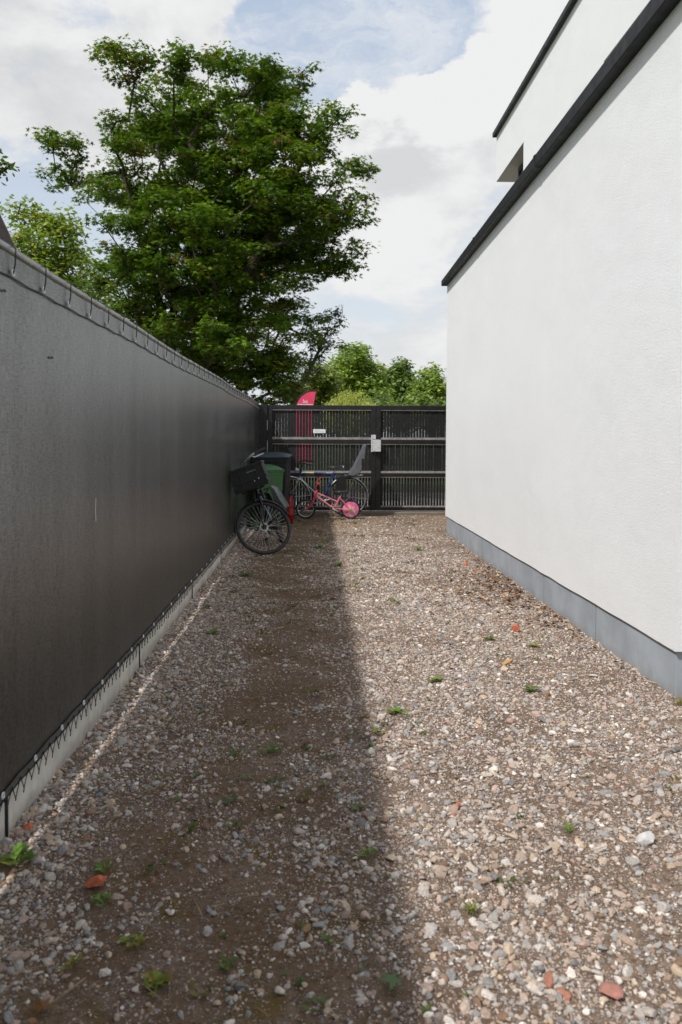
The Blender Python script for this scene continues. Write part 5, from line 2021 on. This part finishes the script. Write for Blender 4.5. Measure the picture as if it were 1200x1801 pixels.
# nobody could count the little sprouts: one object
vs, fs, cs = [], [], []
nsp = 1500
px_ = rng.uniform(-0.95, 1.7, nsp)
py_ = rng.uniform(1.3, 14.0, nsp)
pr_ = np.exp(-((px_ + 0.2) / 0.55) ** 2) * 0.8 + 0.25
ok = (rng.random(nsp) < pr_ * np.clip(fbm(px_, py_, 0.5, 91) * 2.4 - 0.85, 0, 1)) & ~((py_ > YN - 0.2) & (px_ > XB - 0.1))
for x, y_ in zip(px_[ok], py_[ok]):
    z = gz1(x, y_)
    s = rng.uniform(0.008, 0.022) * (1 + 0.06 * y_)
    tone = np.array([(0.10, 0.16, 0.025), (0.13, 0.12, 0.025), (0.08, 0.12, 0.03)])[rng.integers(0, 3)]
    for i in range(rng.integers(4, 9)):
        a = rng.uniform(0, 2 * PI)
        L = s * rng.uniform(0.6, 1.3)
        o = len(vs)
        cx_, cy_ = x + rng.normal(0, s * 0.8), y_ + rng.normal(0, s * 0.8)
        for f_, w_ in ((0, 0.1), (0.5, 0.35), (1.0, 0.05)):
            for sd in (-1, 1):
                vs.append((cx_ + math.cos(a) * L * f_ - math.sin(a) * L * w_ * sd, cy_ + math.sin(a) * L * f_ + math.cos(a) * L * w_ * sd, z + 0.006 + L * 0.5 * f_))
        fs += [(o, o + 1, o + 3), (o, o + 3, o + 2), (o + 2, o + 3, o + 5), (o + 2, o + 5, o + 4)]
        cs += [tone * rng.uniform(0.7, 1.2)] * 4
tag(np_mesh('sprouts', np.array(vs), np.array(fs), M['weed'], np.array(cs)), 'tiny green and olive sprouts scattered through the gravel', None, kind='stuff')

# dry leaves blown against the plinth, and straw over the lane
vs, fs, cs = [], [], []
BR = np.array([(0.26, 0.13, 0.06), (0.34, 0.20, 0.10), (0.18, 0.085, 0.045), (0.40, 0.28, 0.16), (0.12, 0.06, 0.04)])


def dry_leaf(x, y_, L):
    z = gz1(x, y_) + rng.uniform(0.010, 0.028)
    a = rng.uniform(0, 2 * PI)
    tl, cl = rng.uniform(-0.5, 0.5), rng.uniform(0.1, 0.7)
    o = len(vs)
    for f_, w_ in ((-0.5, 0.05), (-0.2, 0.3), (0.15, 0.33), (0.5, 0.04)):
        for sd in (-1, 0, 1):
            lx_, ly_ = L * f_, L * w_ * sd
            hz = cl * L * w_ * abs(sd) + tl * lx_ + 0.25 * L * f_ * f_
            vs.append((x + math.cos(a) * lx_ - math.sin(a) * ly_, y_ + math.sin(a) * lx_ + math.cos(a) * ly_, z + hz))
    for r_ in range(3):
        for q in range(2):
            b_ = o + r_ * 3 + q
            fs.append((b_, b_ + 1, b_ + 4))
            fs.append((b_, b_ + 4, b_ + 3))
    cs.extend([BR[rng.integers(0, 5)] * rng.uniform(0.7, 1.2)] * 12)


for i in range(420):
    y_ = rng.normal(6.9, 0.85)
    x = XB - 0.02 - abs(rng.normal(0, 0.26)) * (1.1 if y_ < 7.5 else 0.7)
    if y_ > 4.6:
        dry_leaf(x, y_, rng.uniform(0.02, 0.05))
for i in range(90):
    dry_leaf(rng.uniform(1.0, 1.6), rng.normal(7.4, 0.5), rng.uniform(0.02, 0.045))
for i in range(160):
    dry_leaf(XB - 0.03 - abs(rng.normal(0, 0.07)), rng.uniform(4.3, 11.3), rng.uniform(0.015, 0.035))
for i in range(240):
    dry_leaf(rng.uniform(-0.95, 0.5), rng.uniform(1.5, 13.5), rng.uniform(0.012, 0.032))
tag(np_mesh('leaf_litter', np.array(vs), np.array(fs), M['litter'], np.array(cs)), 'dry brown leaf litter drifted along the grey plinth', None, kind='stuff')

tw = MB()
for i in range(420):
    x, y_ = rng.uniform(-0.9, 1.2), 1.4 + 9 * rng.random() ** 1.6
    if rng.random() > math.exp(-((x + 0.25) / 0.6) ** 2) + 0.12:
        continue
    a, L = rng.uniform(0, 2 * PI), rng.uniform(0.03, 0.14)
    z = gz1(x, y_) + 0.014
    bend = rng.normal(0, 0.25)
    pts = []
    for q in range(4):
        f_ = q / 3 - 0.5
        pts.append((x + math.cos(a + bend * f_) * L * f_, y_ + math.sin(a + bend * f_) * L * f_, z + rng.uniform(0, 0.008)))
    tw.tube(pts, rng.uniform(0.0008, 0.0017), 4)
tag(part('straw', tw, simple('dry_straw', (0.30, 0.21, 0.12), 0.9, 0, 0.3, 8)), 'dry straw and twigs lying on the gravel', None, kind='stuff')


def fragment(name, label, u, v, r, mat, cat='brick piece'):
    x, y_ = gpt(u, v)
    a, b, c = stones(np.array([x]), np.array([y_]), np.array([r]), I1)
    z = gz1(x, y_)
    a = a + np.array([0, 0, r * 0.35])
    ob = np_mesh(name, a - np.array([x, y_, z]), b, mat)
    ob.location = (x, y_, z)
    return tag(ob, label, cat)


fragment('brick_fragment', 'orange brick chip on sunlit gravel before the leaf litter', 908, 1108, 0.036, M['brick'])
fragment('stone', 'tan yellow stone lying alone on sunny gravel', 894, 1164, 0.030, M['sandstone'], 'stone')
fragment('brick_fragment', 'dull red brick piece in shade at the lower left', 171, 1564, 0.028, M['brick'])
fragment('brick_fragment', 'reddish brick piece sunk in gravel at the lower right', 1077, 1740, 0.028, simple('dusty_brick', (0.36, 0.16, 0.12), 0.9, 0, 0.2, 50, 0.5, 160))
fragment('brick_fragment', 'small orange brick chip in the sunny middle foreground', 808, 1414, 0.014, M['brick'])
fragment('brick_fragment', 'red brick crumb against the fence base near the front', 52, 1470, 0.018, M['brick'])
fragment('brick_fragment', 'orange brick chip close to the far end of the plinth', 820, 994, 0.030, M['brick'])
fragment('brick_fragment', 'second orange chip by the far plinth, nearer the slab joint', 851, 1006, 0.030, M['brick'])
fragment('stone', 'large pale flat stone on sunny gravel at the right', 1142, 1476, 0.034, simple('pale_stone', (0.52, 0.50, 0.47), 0.9, 0, 0.15, 60, 0.5, 160), 'stone')


def fallen(name, label, u, v, size, mat_col, spin):
    lv, lf = leaf_shape('maple')
    x, y_ = gpt(u, v)
    z = gz1(x, y_) + 0.026
    c, s = math.cos(spin), math.sin(spin)
    q = lv.copy() * size
    q[:, 2] += 0.06 * q[:, 0] + 1.4 * q[:, 1] ** 2 / size * 0.2
    w_ = np.stack([q[:, 0] * c - q[:, 1] * s, q[:, 0] * s + q[:, 1] * c, q[:, 2]], 1)
    ob = np_mesh(name, w_, lf, M['weed'], np.array([mat_col] * len(lf)))
    ob.location = (x, y_, z)
    return tag(ob, label, 'leaf')


fallen('fallen_leaf', 'fallen green leaf lying on stones at bottom centre', 697, 1735, 0.085, (0.10, 0.17, 0.06), 1.9)
fallen('fallen_leaf', 'fallen brown leaf at the bottom left corner', 80, 1783, 0.075, (0.22, 0.10, 0.035), 0.7)
